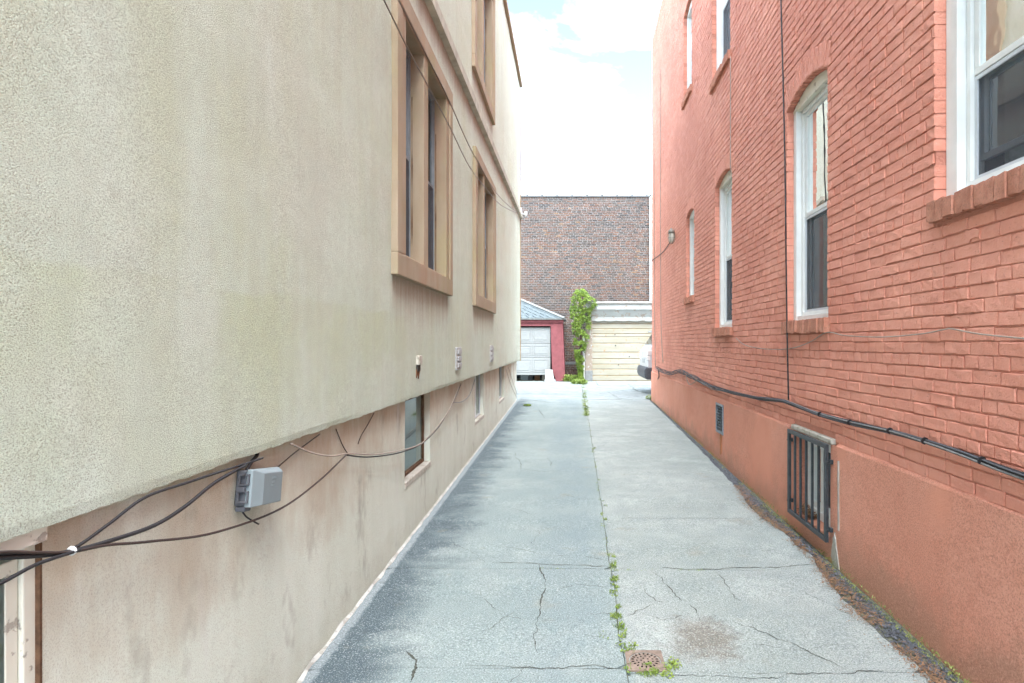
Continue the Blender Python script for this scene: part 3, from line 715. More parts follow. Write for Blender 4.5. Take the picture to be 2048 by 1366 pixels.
# arches, sills, windows
def wbrick(parent, pts_fr, mat, g, du, dv, loc, rot, pr=1.):
    pass
meS = []
for i in range(6):
    r = random.Random(300 + i); V = []
    for wv in (0, 1):
        for (a, b) in ((-.5, -.5), (.5, -.5), (.5, .5), (-.5, .5)): V.append((-(wv + (r.uniform(-.05, .05) if wv else 0)), a + r.uniform(-.03, .03), b + r.uniform(-.07, .07)))
    me = bpy.data.meshes.new('brick'); me.from_pydata(V, [], [(0, 3, 2, 1), (4, 5, 6, 7), (0, 1, 5, 4), (1, 2, 6, 5), (2, 3, 7, 6), (3, 0, 4, 7)]); me.materials.append(M['sill']); meS.append(me)
for k, (u0, u1, sl, sp, ri) in enumerate(WR):
    # sill of bricks on edge
    so = .008 if k == 0 else .04
    core = MB().box(u0 - .038, u1 + so - .002, sl - .098, sl - .006, -.11, .034, RB).build('window_sill', M['sill'], RBD)
    n = int((u1 - u0 + .04 + so) / .072); wd = (u1 - u0 + .04 + so) / n
    for i in range(n):
        o = bpy.data.objects.new('brick', rnd.choice(meS)); C.objects.link(o); o.parent = core
        o.location = Vector(RB(u0 - .04 + wd * (i + .5), sl - .052, -.10)) - wloc(core); o.scale = (.145 + rnd.uniform(-.006, .006), wd - .006, .104)
        o.rotation_euler = (0, R(3), -slope); bv = o.modifiers.new('bevel', 'BEVEL'); bv.width = .006; bv.segments = 2
    uc, zc, r, th = arc(u0, u1, sp, ri)
    A = empty('arch', RB(uc, sp, 0), parent=RBD); n = int(2 * th * (r + .1) / .073)
    for i in range(n):
        t = -th + 2 * th * (i + .5) / n; rr = r + RING / 2
        o = bpy.data.objects.new('brick', rnd.choice(meD)); C.objects.link(o); o.parent = A
        o.location = Vector(RB(uc + rr * math.sin(t), zc + rr * math.cos(t), 0)) - wloc(A)
        o.scale = (rnd.uniform(.9, 1.5), 2 * th * rr / n - .008, RING - .006); o.rotation_euler = (-t, 0, -slope)
    W = empty('window', RB(uc, sl, 0), parent=RBD)
    ca0, ca1 = -.125, -.055
    j = .075 if k != 0 else .10; head = sp - .02
    # casing: two jambs, sill board and an arched head
    s = MB(); s.box(u0 + .003, u0 + j, sl, head, ca0, ca1, RB); s.box(u1 - j, u1 - .003, sl, head, ca0, ca1, RB); s.box(u0 + j, u1 - j, sl, sl + .06, ca0, ca1 - .008, RB)
    s.build('casing', M['white'], W, bev=.004)
    n = 14; A2 = [(uc + r * math.sin(-th + 2 * th * i / n), zc + r * math.cos(-th + 2 * th * i / n) - .002) for i in range(n + 1)]
    s = MB(); pts = [RB(u0 + .003, head, ca1 + .003)] + [RB(p[0] * .996 + uc * .004, p[1], ca1 + .003) for p in A2] + [RB(u1 - .003, head, ca1 + .003)]
    pts2 = [RB(p[1], p[2], ca0) if False else (p[0] + (ca1 + .003 - ca0), p[1], p[2]) for p in pts]
    m_ = len(pts); s.add(pts + pts2, [tuple(range(m_)), tuple(range(m_, 2 * m_))[::-1]] + [(i, (i + 1) % m_, m_ + (i + 1) % m_, m_ + i) for i in range(m_)])
    s.build('arched_head', M['cream'] if k in (1, 2) else M['white'], W)
    i0, i1, j0, j1 = u0 + j + .004, u1 - j - .004, sl + .062, head - .004
    mid = j0 + (j1 - j0) * .49
    if k == 0: mid = sl + .66
    s = MB(); ring(s, RB, i0, i1, j0, j1, .032, ca0 - .05, ca0 + .025, tb=.03); s.build('frame', M['white'], W, bev=.003)
    s = MB(); ring(s, RB, i0 + .034, i1 - .034, mid - .025, j1 - .034, .036, ca0 - .02, ca0 + .006); s.build('sash', M['white'] if k != 3 else M['cream'], W, bev=.003)
    MB().face([RB(*q) for q in [(i0 + .068, mid, ca0 - .006), (i1 - .068, mid, ca0 - .006), (i1 - .068, j1 - .06, ca0 - .006), (i0 + .068, j1 - .06, ca0 - .006)]]).build('pane', M['glass'], W)
    lift = .10 if k == 0 else 0
    s = MB(); ring(s, RB, i0 + .034, i1 - .034, j0 + .032 + lift, mid + .02, .034, ca0 - .05, ca0 - .024); s.build('sash', M['alum'], W, bev=.003)
    MB().face([RB(*q) for q in [(i0 + .066, j0 + .06 + lift, ca0 - .036), (i1 - .066, j0 + .06 + lift, ca0 - .036), (i1 - .066, mid, ca0 - .036), (i0 + .066, mid, ca0 - .036)]]).build('pane', M['glass'], W)
    s = MB(); ring(s, RB, i0 + .034, i1 - .034, j0 + .032, mid - .03, .02, ca0 - .012, ca0 + .004); s.build('screen_frame', M['alum'], W)
    MB().face([RB(*q) for q in [(i0 + .05, j0 + .05, ca0 - .004), (i1 - .05, j0 + .05, ca0 - .004), (i1 - .05, mid - .04, ca0 - .004), (i0 + .05, mid - .04, ca0 - .004)]]).build('screen', M['screen'], W)
    # curtain folds inside
    s = MB(); n = 40
    for i in range(n):
        a, b = i0 + (i1 - i0) * i / n, i0 + (i1 - i0) * (i + 1) / n; f = lambda t: -.30 + .02 * math.sin(t * 60) + .01 * math.sin(t * 131)
        s.face([RB(a, j0 + .25 * (k % 2), f(a)), RB(b, j0 + .25 * (k % 2), f(b)), RB(b, j1, f(b)), RB(a, j1, f(a))])
    s.build('curtain', M['curtain'], W, smooth=True)
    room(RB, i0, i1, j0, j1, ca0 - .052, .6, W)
# plinth with basement window and vent
BW = (4.53, 5.31, .125, .83); VT = (7.90, 8.31, .38, .78)
mb = MB(); wall_grid(mb, RP, RY0, RY1 + .02, -.15, PT - .012, [BW, VT], .25, .012, seed=11)
mb.build('plinth', M['plinth'], RBD, smooth=True)
ledges = [MB(), MB()]; n = 200; f = lambda u: PT + .006 * mnoise.noise(Vector((u * 4, 0, 2))) + .004 * mnoise.noise(Vector((u * 17, 0, 2)))
for i in range(n):
    a, b = RY0 + (RY1 + .02 - RY0) * i / n, RY0 + (RY1 + .02 - RY0) * (i + 1) / n
    if a < BW[1] + .03 and b > BW[0] - .03: continue
    ww = lambda u: .012 * mnoise.noise(Vector((u * 1.3, (PT - .012) * 1.3, 11)))
    mb = ledges[a > 5]; mb.face([RP(a, PT - .012, ww(a)), RP(b, PT - .012, ww(b)), RP(b, f(b), -.006), RP(a, f(a), -.006)])
    mb.face([RP(a, f(a), -.006), RP(b, f(b), -.006), RP(b, f(b) + .012, -.028), RP(a, f(a) + .012, -.028)])
ledges[1].build('plinth_ledge', M['plinth'], RBD, smooth=True); ledges[0].build('plinth_ledge', M['plinth'], RBD, smooth=True)
MB().face([RP(RY1 + .02, -.15, 0), RP(RY1 + .02, -.15, -1), RP(RY1 + .02, PT, -1), RP(RY1 + .02, PT, 0)]).build('plinth_end', M['plinth'], RBD)
a, b, c, d = BW
W = empty('basement_window', RP((a + b) / 2, c, 0), parent=RBD)
mb = MB()
mb.face([RP(b, c, 0), RP(b, c, -.16), RP(b, d, -.16), RP(b, d, 0)]); mb.face([RP(a, c, 0), RP(a, d, 0), RP(a, d, -.16), RP(a, c, -.16)])
mb.face([RP(a, c, 0), RP(a, c - .0, -.16), RP(b, c, -.16), RP(b, c, 0)]); mb.face([RP(a, d, 0), RP(b, d, 0), RP(b, d, -.16), RP(a, d, -.16)]); mb.build('reveal', M['plinth'], W)
MB().box(a - .03, b + .04, d + .004, d + .048, -.05, .012, RP).build('stone_lintel', M['stone'], W, bev=.008)
mb = MB(); ring(mb, RP, a + .002, b - .002, c + .002, d - .002, .07, -.16, -.10); mb.build('frame', M['white'], W, bev=.004)
mb = MB(); ring(mb, RP, a + .075, b - .075, c + .075, d - .075, .04, -.16, -.115); mb.box((a + b) / 2 + .06, (a + b) / 2 + .10, c + .11, d - .11, -.155, -.118, RP); mb.build('sash', M['white'], W, bev=.003)
MB().face([RP(*q) for q in [(a + .1, c + .1, -.14), (b - .1, c + .1, -.14), (b - .1, d - .1, -.14), (a + .1, d - .1, -.14)]]).build('pane', M['glass'], W)
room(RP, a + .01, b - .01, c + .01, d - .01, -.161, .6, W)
GR = empty('window_grille', RP(4.92, .10, .04), parent=RBD)
g0, g1, h0, h1 = 4.505, 5.335, .10, .838
mb = MB(); ring(mb, RP, g0, g1, h0, h1, .034, .026, .052); mb.build('grille_frame', M['iron'], GR, bev=.003)
for i in range(5):
    u = g0 + .034 + (g1 - g0 - .068) * (i + 1) / 6
    MB().box(u - .009, u + .009, h0 + .0335, h1 - .0335, .030, .048, RP).build('bar', M['iron'], GR, bev=.002)
for u, v in ((g0 - .012, h1 - .13), (g0 - .012, h0 + .1), (g1 + .012, h1 - .1), (g1 + .012, h0 + .1)):
    mb = MB(); mb.box(u - .014, u + .014, v - .016, v + .016, -.01, .028, RP); mb.tube([RP(u, v, .03), RP(u, v, .050)], .007, 6); mb.build('hinge_bolt', M['iron'], GR, bev=.002)
a, b, c, d = VT
V_ = empty('wall_vent', RP((a + b) / 2, c, 0), parent=RBD)
mb = MB(); ring(mb, RP, a, b, c, d, .03, -.05, .012); mb.build('vent_frame', M['dalum'], V_, bev=.003)
MB().face([RP(a, c, -.05), RP(b, c, -.05), RP(b, d, -.05), RP(a, d, -.05)]).build('vent_back', M['hole'], V_)
for i in range(9):
    v = c + .034 + (d - c - .07) * i / 8.6
    MB().add([RP(a + .03, v, .006), RP(b - .03, v, .006), RP(b - .03, v + .008, -.03), RP(a + .03, v + .008, -.03), RP(a + .03, v + .005, .006), RP(b - .03, v + .005, .006), RP(b - .03, v + .013, -.03), RP(a + .03, v + .013, -.03)],
             [(0, 1, 5, 4), (4, 5, 6, 7), (0, 3, 2, 1)]).build('slat', M['dalum'], V_)
def blotch(fr, pts, wv, mat, parent, name, jit=.012, seed=1):
    """thin crust of paint or render following the wall"""
    P = []
    for (p, q) in zip(pts, pts[1:] + pts[:1]):
        for i in range(6):
            t = i / 6; u, v = p[0] + (q[0] - p[0]) * t, p[1] + (q[1] - p[1]) * t
            P.append((u + jit * mnoise.noise(Vector((u * 30, v * 30, seed))), v + jit * mnoise.noise(Vector((u * 30, v * 30, seed + 7)))))
    a = [fr(u, v, wv) for u, v in P]; b = [fr(u, v, -.02) for u, v in P]; n = len(P)
    MB().add(a + b, [tuple(range(n))] + [(i, (i + 1) % n, n + (i + 1) % n, n + i) for i in range(n)]).build(name, mat, parent)
blotch(RP, [(4.36, -.05), (4.47, -.05), (4.50, .0), (4.47, .14), (4.44, .2), (4.41, .1)], .013, M['caulk'], RBD, 'bare_render_patch')
blotch(RP, [(4.365, .23), (4.385, .23), (4.388, .74), (4.37, .74)], .013, simple('grey_sealant', (.40, .36, .32), .8, .2), RBD, 'sealant_streak', .006, 3)
blotch(RP, [(8.02, .12), (8.07, .10), (8.08, .37), (8.0, .37)], .009, simple('rust_run', (.42, .165, .075), .8, .2, var=.1), RBD, 'rust_run', .01, 5)
blotch(RB, [(2.86, 2.10), (2.98, 2.12), (2.97, 2.16), (2.87, 2.14)], .013, M['brick'], RBD, 'mortar_lump', .02, 6)

# ------------------------------------------------------------------ things on the walls
def cable(name, pts, r, mat, label, cat='cable', group=None, n=6, jit=0., seed=1):
    P = smoothpts(pts, 8)
    if jit: P = [p + Vector((mnoise.noise(p * 2 + Vector((seed, 0, 0))), mnoise.noise(p * 2 + Vector((0, seed, 0))), mnoise.noise(p * 2.3 + Vector((0, 0, seed))))) * jit for p in P]
    return MB().tube(P, r, n).build(name, mat, smooth=True, label=label, cat=cat, group=group)
lf = lambda p, w_=.02: [onwall(LF, x, y, w_) for x, y in p]
# black service cables, left foundation
cable('cable', lf([(-160, 1128), (0, 1110), (70, 1108), (140, 1100), (215, 1050), (290, 995), (375, 965), (470, 934), (525, 916)], .05), .0045, M['black'], 'black cable running from the white tie up along the lip of the cream wall')
cable('cable', lf([(-160, 1132), (0, 1116), (70, 1112), (140, 1103), (225, 1080), (310, 1050), (370, 1013), (430, 965), (490, 931)], .055), .0062, M['black'], 'thick black cable rising from the white tie to the grey junction box')
cable('cable', lf([(-160, 1125), (0, 1105), (70, 1105), (140, 1104), (215, 1090), (300, 1083), (430, 1065), (560, 1018), (640, 960), (692, 910)], .06), .0045, M['brown'], 'brown cable sagging under the grey junction box along the foundation wall')
cable('cable', lf([(-150, 1235), (0, 1167), (70, 1130), (140, 1106), (160, 1100)], .065), .0045, M['black'], 'black cable dropping from the white tie towards the near basement window')
t0 = onwall(LF, 141, 1103, .058)
MB().tube([t0 + Vector((0, 0, 0)), t0 + Vector((.0, .007, .0006))], .0115, 10).build('cable_tie', M['white'], label='small white tie holding the black cables together', cat='cable tie')
cable('cable', lf([(692, 910), (740, 914), (800, 905), (845, 886), (880, 850), (906, 805), (922, 768)], .03), .005, M['black'], 'black cable sagging across the blue basement window pane')
cable('cable', lf([(582, 888), (625, 906), (665, 912), (700, 907), (760, 908), (830, 893), (858, 872), (895, 825), (920, 770)], .035), .0045, M['pale'], 'pale cable looping from the wall lip across the blue basement window')
cable('cable', lf([(906, 805), (925, 803), (940, 788), (950, 758)], .02), .005, M['grey'], 'short grey cable branching to the second basement window')
cable('cable', lf([(500, 950), (540, 945), (590, 905), (640, 868)], .012), .003, M['brown'], 'thin brown wire slanting up behind the grey junction box')
cable('cable', lf([(672, 858), (685, 890), (696, 908)], .012), .003, M['brown'], 'thin brown wire dropping to the cable knot from the wall lip')
cable('cable', lf([(748, 826), (735, 850), (722, 872), (716, 888)], .012), .003, M['brown'], 'thin brown wire curling down beside the blue basement window')
cable('cable', lf([(1012, 738), (1022, 770), (1033, 794)], .012), .005, M['pale'], 'pale thin wire slanting down near the far corner, left of two')
cable('cable', lf([(1017, 735), (1026, 765), (1034.5, 788)], .012), .005, M['pale'], 'pale thin wire slanting down at the far corner, right of two')
# grey junction box
J = onwall(LF, 500, 985, 0.); ju = J.y
jb = empty('junction_box', LF(2.47, .94, 0), 'grey plastic telephone junction box with ribbed hinge under the cream wall lip', 'junction box')
T = R(-9)
def JF(u, v, w_):
    c, s_ = math.cos(T), math.sin(T); return LF(2.49 + u * c - v * s_, 1.005 + u * s_ + v * c, w_)
def chbox(mb, u0, u1, v0, v1, w0, w1, ch, fr):
    p = [fr(u0, v0, w0), fr(u1, v0, w0), fr(u1, v1, w0), fr(u0, v1, w0), fr(u0, v0, w1 - ch), fr(u1, v0, w1 - ch), fr(u1, v1, w1 - ch), fr(u0, v1, w1 - ch),
         fr(u0 + ch * 2.4, v0 + ch * .2, w1), fr(u1 - ch * .3, v0 + ch * .2, w1), fr(u1 - ch * .3, v1 - ch * .8, w1), fr(u0 + ch * 2.4, v1 - ch * .8, w1)]
    mb.add(p, [(3, 2, 1, 0), (0, 1, 5, 4), (1, 2, 6, 5), (2, 3, 7, 6), (3, 0, 4, 7), (4, 5, 9, 8), (5, 6, 10, 9), (6, 7, 11, 10), (7, 4, 8, 11), (8, 9, 10, 11)])
mb = MB(); mb.box(-.105, .105, -.07, .07, .002, .045, JF); mb.box(-.10, -.05, -.092, -.07, .004, .045, JF); mb.build('base', M['dbox'], jb, bev=.006)
mb = MB(); chbox(mb, -.11, .11, -.074, .074, .0455, .092, .022, JF); mb.build('cover', M['box'], jb, bev=.004)
for v0 in (-.055, .012):
    mb = MB(); ring(mb, lambda u, v, w_: JF(-.112 - w_ * 0 - .0, v, u) if False else JF(-.1105 - (w_), v, u), .02, .062, v0, v0 + .045, .006, 0, .010); mb.build('hinge', M['dbox'], jb, bev=.001)
MB().box(-.128, -.106, -.012, .006, .02, .05, JF).build('latch', M['dbox'], jb, bev=.002)
for i, (v, n) in enumerate(((.03, 5), (.014, 3), (.0, 3))):
    for q in range(n): MB().box(.012 + q * .009 - i * .002, .018 + q * .009 - i * .002, v, v + .008, .0915, .0935, JF).build('embossed_mark', M['box'], jb)
cable('cable', [JF(-.09, -.09, .03), JF(-.07, -.115, .04), JF(-.03, -.14, .055), JF(-.01, -.15, .06)], .0035, M['black'], 'short cut black cable end hanging below the grey junction box')
cable('cable', [JF(-.06, .07, .02), JF(-.03, .10, .02), JF(.01, .125, .02), JF(.02, .15, .015)], .008, M['black'], 'bundle of black wires entering the top of the grey junction box')
# fittings on the upper wall
def fitting(px, py, wd, ht, label, kindname, mat):
    p = onwall(LU, px, py, 0); u, v = p.y, p.z
    e = empty(kindname, LU(u, v - ht / 2, 0), label, 'vent')
    mb = MB(); mb.box(u - wd / 2, u + wd / 2, v - ht / 2, v + ht / 2, -.01, .018, LU); mb.build('plate', mat, e, bev=.006)
    return e, u, v
e, u, v = fitting(915, 717, .30, .26, 'white rectangular vent cover on the cream wall below the first window', 'vent_cover', M['board'])
for i in range(3): MB().box(u - .10, u + .10, v - .10 + i * .075, v - .05 + i * .075, .0175, .034, LU).build('louvre', M['board'], e, bev=.005)
e, u, v = fitting(982, 707, .34, .27, 'small white vent cover near the far corner of the cream wall', 'vent_cover', M['board'])
for i in range(3): MB().box(u - .12, u + .12, v - .10 + i * .075, v - .05 + i * .075, .0175, .034, LU).build('louvre', M['board'], e, bev=.005)
p = onwall(LU, 835, 725, 0); e = empty('exhaust_stub', LU(p.y, p.z, 0), 'rusty capped exhaust stub with soot streak on the cream wall', 'vent')
MB().box(p.y - .055, p.y + .055, p.z - .02, p.z + .06, -.01, .03, LU).build('cap', M['stone'], e, bev=.008)
MB().box(p.y - .045, p.y + .045, p.z - .075, p.z - .021, -.01, .016, LU).build('throat', M['soot'], e, bev=.006)
blotch(LU, [(p.y - .05, p.z - .13), (p.y - .02, p.z - .09), (p.y + .02, p.z - .14), (p.y + .05, p.z - .08), (p.y + .05, p.z - .06), (p.y - .05, p.z - .06)], .0075, M['rust'], e, 'soot_streak', .012, 2)
# overhead wires to the far corner bracket
lu = lambda p, w_=.09: [onwall(LU, x, y, w_) for x, y in p]
cable('wire', lu([(620, -340), (700, -140), (768, 0), (812, 90), (856, 172), (900, 255), (937, 330), (968, 372), (1002, 410), (1036, 427)]), .0058, M['wire'], 'pale overhead wire sagging across the brown windows, lower of two', 'wire')
cable('wire', lu([(650, -340), (730, -130), (797, 0), (850, 105), (893, 190), (935, 285), (962, 335), (992, 385), (1018, 412), (1037, 426)]), .0058, M['wire'], 'pale overhead wire sagging across the brown windows, upper of two', 'wire')
p = onwall(LU, 1038, 427, 0)
e = empty('corner_lamp', LU(15.8, 4.95, 0), 'small white floodlight on a bracket at the far corner of the cream building', 'lamp')
mb = MB(); mb.box(15.70, 15.85, 4.98, 5.14, -.02, .05, LU); mb.build('bracket', M['white'], e, bev=.01)
mb = MB(); mb.tube([LU(15.78, 5.02, .03), LU(15.86, 5.0, .10), LU(15.88, 5.0, .16)], .015, 6); mb.build('arm', M['white'], e)
mb = MB(); mb.box(15.80, 15.95, 4.96, 5.08, .12, .18, LU); mb.build('lamp_head', M['white'], e, bev=.015)

# right wall cables
rb = lambda p, w_=.03: [onwall(RB, x, y, w_) for x, y in p]
BUN = [(1312, 735), (1335, 746), (1362, 743), (1385, 754), (1420, 772), (1450, 781), (1510, 795), (1560, 801), (1578, 806), (1610, 818), (1640, 829), (1700, 845), (1780, 862), (1850, 882), (1920, 905), (2000, 935), (2060, 956), (2200, 1005)]
cols = ['black', 'dbox', 'black', 'grey', 'black', 'dbox', 'black', 'black']
BND = empty('cable_bundle', rb(BUN)[8], 'bundle of black and grey cables sagging along the salmon brick wall above the plinth', 'cable')
for i in range(8):
    P = smoothpts(rb(BUN, .03), 8); a = i / 8 * 6.283; Q = []
    for k, q in enumerate(P):
        tw = a + q.y * 1.1; rad = .012 + .008 * mnoise.noise(Vector((q.y * .9, i * 3.1, 0)))
        far = min(1, max(0, (q.y - 7) / 4)); rad *= 1 + 1.6 * far
        Q.append(q + Vector((-abs(rad) * math.cos(tw) * .8, 0, rad * math.sin(tw) + far * .03 * mnoise.noise(Vector((q.y * 1.6, i * 9.7, 4))))))
    MB().tube(Q, .0042 if i % 3 else .006, 5).build('strand', M[cols[i]], BND, smooth=True)
for x in (1700, 1780, 1850, 1965, 1640):
    q = [p for p in smoothpts(rb(BUN, .036), 20)]; t = onwall(RB, x, 850, .036); c = min(q, key=lambda p: abs(p.y - t.y))
    MB().tube([c, c + Vector((0, .006, .001))], .021, 8).build('tie', M['black'], BND)
cable('cable', rb([(1372, 750), (1378, 768), (1390, 764), (1396, 757)], .05), .006, M['pale'], 'small pale loop hanging from the cable bundle near the far end')
cable('cable', rb([(1317, 741), (1318, 752), (1316, 758)], .05), .012, M['black'], 'short black cable end hanging from the bundle at the far corner')
cable('cable', rb([(1559, -220), (1562, 0), (1566, 150), (1570, 330), (1572, 500), (1574, 650), (1577, 800)], .05), .007, M['black'], 'black cable hanging straight down beside the large arched window')
cable('cable', rb([(1461, 112), (1461, 200), (1461, 345)], .02), .006, M['pale'], 'thin pale cord hanging between the two middle arched windows')
cable('cable', rb([(1472, 676), (1490, 690), (1530, 698), (1580, 697), (1620, 684), (1653, 665), (1690, 671), (1760, 674), (1840, 668), (1888, 659), (1905, 658), (1960, 668), (2060, 678), (2200, 690)], .022), .0042, M['pale'], 'thin pale cord strung along the brick wall below the window sills')
cable('cable', rb([(1321, 140), (1321, 420), (1322, 640), (1326, 725)], .02), .008, M['pale'], 'thin pale cord down the far brick wall, right of two')
cable('cable', rb([(1308.5, 300), (1309, 600), (1311, 733)], .02), .008, M['pale'], 'thin pale cord down the far brick corner, left of two')
# caged lamp
lb = RB(12.1, 3.72, 0)
lampo = empty('caged_lamp', RB(12.0, 3.55, 0), 'caged jelly jar lamp bracketed to the far salmon brick wall', 'lamp')
mb = MB(); mb.box(12.05, 12.22, 3.72, 3.86, -.01, .06, RB); mb.build('back_box', M['lamp'], lampo, bev=.01)
mb = MB(); mb.tube([RB(12.1, 3.80, .05), RB(12.0, 3.86, .09), RB(11.85, 3.86, .11), RB(11.8, 3.83, .11)], .016, 8); mb.build('arm', M['lamp'], lampo)
lc = Vector(RB(11.8, 3.56, .11))
def lathe(mb, c, prof, n=12):
    vs = []; fs = []
    for r_, z_ in prof:
        for k in range(n): vs.append((c[0] + r_ * math.cos(6.2832 * k / n), c[1] + r_ * math.sin(6.2832 * k / n), c[2] + z_))
    for i in range(len(prof) - 1):
        for k in range(n): fs.append((i * n + k, i * n + (k + 1) % n, (i + 1) * n + (k + 1) % n, (i + 1) * n + k))
    mb.add(vs, fs)
mb = MB(); lathe(mb, lc, [(.01, .27), (.05, .265), (.065, .24), (.065, .19), (.0, .19)]); mb.build('cap', M['lamp'], lampo, smooth=True)
mb = MB(); lathe(mb, lc, [(.05, .19), (.055, .12), (.052, .06), (.03, .02), (.0, .015)]); mb.build('jar', M['lens'], lampo, smooth=True)
for k in range(6):
    a = k * math.pi / 3
    MB().tube([lc + Vector((math.cos(a) * r_, math.sin(a) * r_, z_)) for r_, z_ in ((.066, .2), (.07, .11), (.062, .04), (.03, .0), (.0, -.005))], .005, 4).build('cage_wire', M['lamp'], lampo)
mb = MB(); mb.tube([lc + Vector((math.cos(a) * .07, math.sin(a) * .07, .11)) for a in [i * .5236 for i in range(13)]], .005, 4); mb.build('cage_ring', M['lamp'], lampo)
cable('cable', [RB(12.15, 3.72, .03)] + rb([(1325, 505), (1302, 522)], .03), .010, M['brown'], 'brown cable curving from the caged lamp to the far brick corner')

# ------------------------------------------------------------------ drain grate
gc = G(1291, 1323); gx0, gx1, gy0, gy1 = .281, .474, 3.025, 3.228; gz = zg(3.1)
dr = empty('drain_grate', ((gx0 + gx1) / 2, (gy0 + gy1) / 2, gz), 'square rusty drain cover with round perforated grate in the driveway', 'drain')
cx, cy = (gx0 + gx1) / 2, (gy0 + gy1) / 2
mb = MB(); n = 32; ro = .083; sq = []
for k in range(n):
    a = 6.2832 * k / n; c_, s_ = math.cos(a), math.sin(a); q = max(abs(c_), abs(s_)); sq.append((cx + .098 * c_ / q, cy + .101 * s_ / q, gz + .006))
inn = [(cx + ro * math.cos(6.2832 * k / n), cy + ro * math.sin(6.2832 * k / n), gz + .006) for k in range(n)]
low = [(x, y, gz - .002) for x, y, _ in inn]; out = [(x, y, gz - .05) for x, y, _ in sq]
mb.add(sq + inn + low + out, [f for k in range(n) for f in ((k, (k + 1) % n, n + (k + 1) % n, n + k), (n + k, n + (k + 1) % n, 2 * n + (k + 1) % n, 2 * n + k), (3 * n + k, 3 * n + (k + 1) % n, (k + 1) % n, k))])
mb.build('frame', M['grate'], dr)
mb = MB(); lathe(mb, (cx, cy, gz), [(.080, -.003), (.079, .002), (.074, .0035), (.0, .0045)], 32); mb.build('disc', M['grate'], dr)
for rr, n in ((.064, 18), (.042, 11), (.02, 5)):
    for k in range(n):
        a = 6.2832 * (k + .5) / n
        t = Vector((math.cos(a), math.sin(a), 0)); s_ = Vector((-t.y, t.x, 0)); c_ = Vector((cx, cy, gz + .0052)) + t * rr; L_ = .009 if rr > .05 else .006
        MB().face([c_ + t * L_ * math.cos(q) + s_ * .0052 * math.sin(q) for q in [i * .7854 for i in range(8)]]).build('hole', M['hole'], dr)

# ------------------------------------------------------------------ gravel, needles, moss, weeds
def pebble(mb, c, r_, rr):
    vs = [(1, 0, 0), (-1, 0, 0), (0, 1, 0), (0, -1, 0), (0, 0, 1), (0, 0, -.6)]
    sc = (r_ * rr.uniform(.7, 1.3), r_ * rr.uniform(.7, 1.3), r_ * rr.uniform(.5, .9)); a = rr.uniform(0, 3)
    V = []
    for x, y, z in vs:
        x, y, z = x * sc[0], y * sc[1], z * sc[2]; V.append((c[0] + x * math.cos(a) - y * math.sin(a), c[1] + x * math.sin(a) + y * math.cos(a), c[2] + z))
    mb.add(V, [(0, 2, 4), (2, 1, 4), (1, 3, 4), (3, 0, 4), (2, 0, 5), (1, 2, 5), (3, 1, 5), (0, 3, 5)])
mb = MB(); rr = random.Random(3)
for i in range(9000):
    y = 2.3 + 13.3 * rr.random() ** 1.5; wd = sw(y); t = rr.random(); x = 1.90 + .0113 * y - wd * (.1 + .85 * t) - .012
    if y < 6.2 and t > .62 and rr.random() < .6: continue
    pebble(mb, (x, y, zg(y) - .010 + rr.random() * .006), rr.uniform(.005, .012) * (1 + (y > 6) * .5), rr)
mb.build('gravel', M['gravel'], kind='stuff', label='dark gravel along the foot of the salmon wall', cat='gravel')
mb = MB()
for i in range(5800):
    y = 2.3 + 4.5 * rr.random() ** 1.3; wd = sw(y); t = min(1.6, max(.15, rr.gauss(.85, .24))); x = 1.90 + .0113 * y - wd * t
    if mnoise.noise(Vector((x * 6, y * 3.1, 3))) < -.22 + .45 * mnoise.noise(Vector((x * 17, y * 17, 1))): continue
    a = rr.uniform(0, 6.28); l = rr.uniform(.008, .030); z0 = zg(y) + rr.random() * .010 - (.004 if t < .9 else -.001); d_ = Vector((math.cos(a), math.sin(a), rr.uniform(-.2, .3))) * l; n_ = Vector((-math.sin(a), math.cos(a), .2)) * rr.choice((.0012, .0018, .0035))
    p = Vector((x, y, max(z0, zg(y) + .001 if t > 1 else z0))); mb.face([p - n_, p + d_ - n_ * .5, p + d_ + n_ * .5, p + n_])
for i in range(240):                                       # leaf litter behind the grille
    y = rr.uniform(5.0, 5.28); a = rr.uniform(0, 6.28); p = Vector(RP(y, .128 + rr.random() * .05 * (y - 4.9) * 4, -rr.uniform(.01, .09))); d_ = Vector((math.cos(a), math.sin(a), rr.uniform(-.3, .5))) * .03; n_ = Vector((-d_.y, d_.x, .01)) * .35
    mb.face([p, p + d_ * .5 + n_, p + d_, p + d_ * .5 - n_])
mb.build('dry_needles', M['needle'], kind='stuff', label='orange dry needles littering the right edge of the paving', cat='needles')
mb = MB()
for i in range(5200):
    y = 2.3 + 13 * rr.random() ** 1.4
    if mnoise.noise(Vector((y * 1.3, 5, 3))) < -.15: continue
    x = 1.90 + .0113 * y - rr.uniform(-.005, .05); z0 = zg(y) - .006 + rr.random() * .035 * (x > 1.885 + .0113 * y) ; a = rr.uniform(0, 6.28)
    d_ = Vector((math.cos(a), math.sin(a), rr.uniform(.2, 1.2))) * rr.uniform(.006, .014); n_ = Vector((-math.sin(a), math.cos(a), 0)) * .004; p = Vector((x - .012, y, z0))
    mb.face([p - n_, p + n_, p + d_])
mb.build('moss', M['moss'], kind='stuff', label='green moss at the foot of the salmon wall', cat='moss')
blotch_pts = [(4.55, .06), (4.95, .10), (5.4, .09), (5.4, .02), (4.95, .02), (4.55, -.01)]
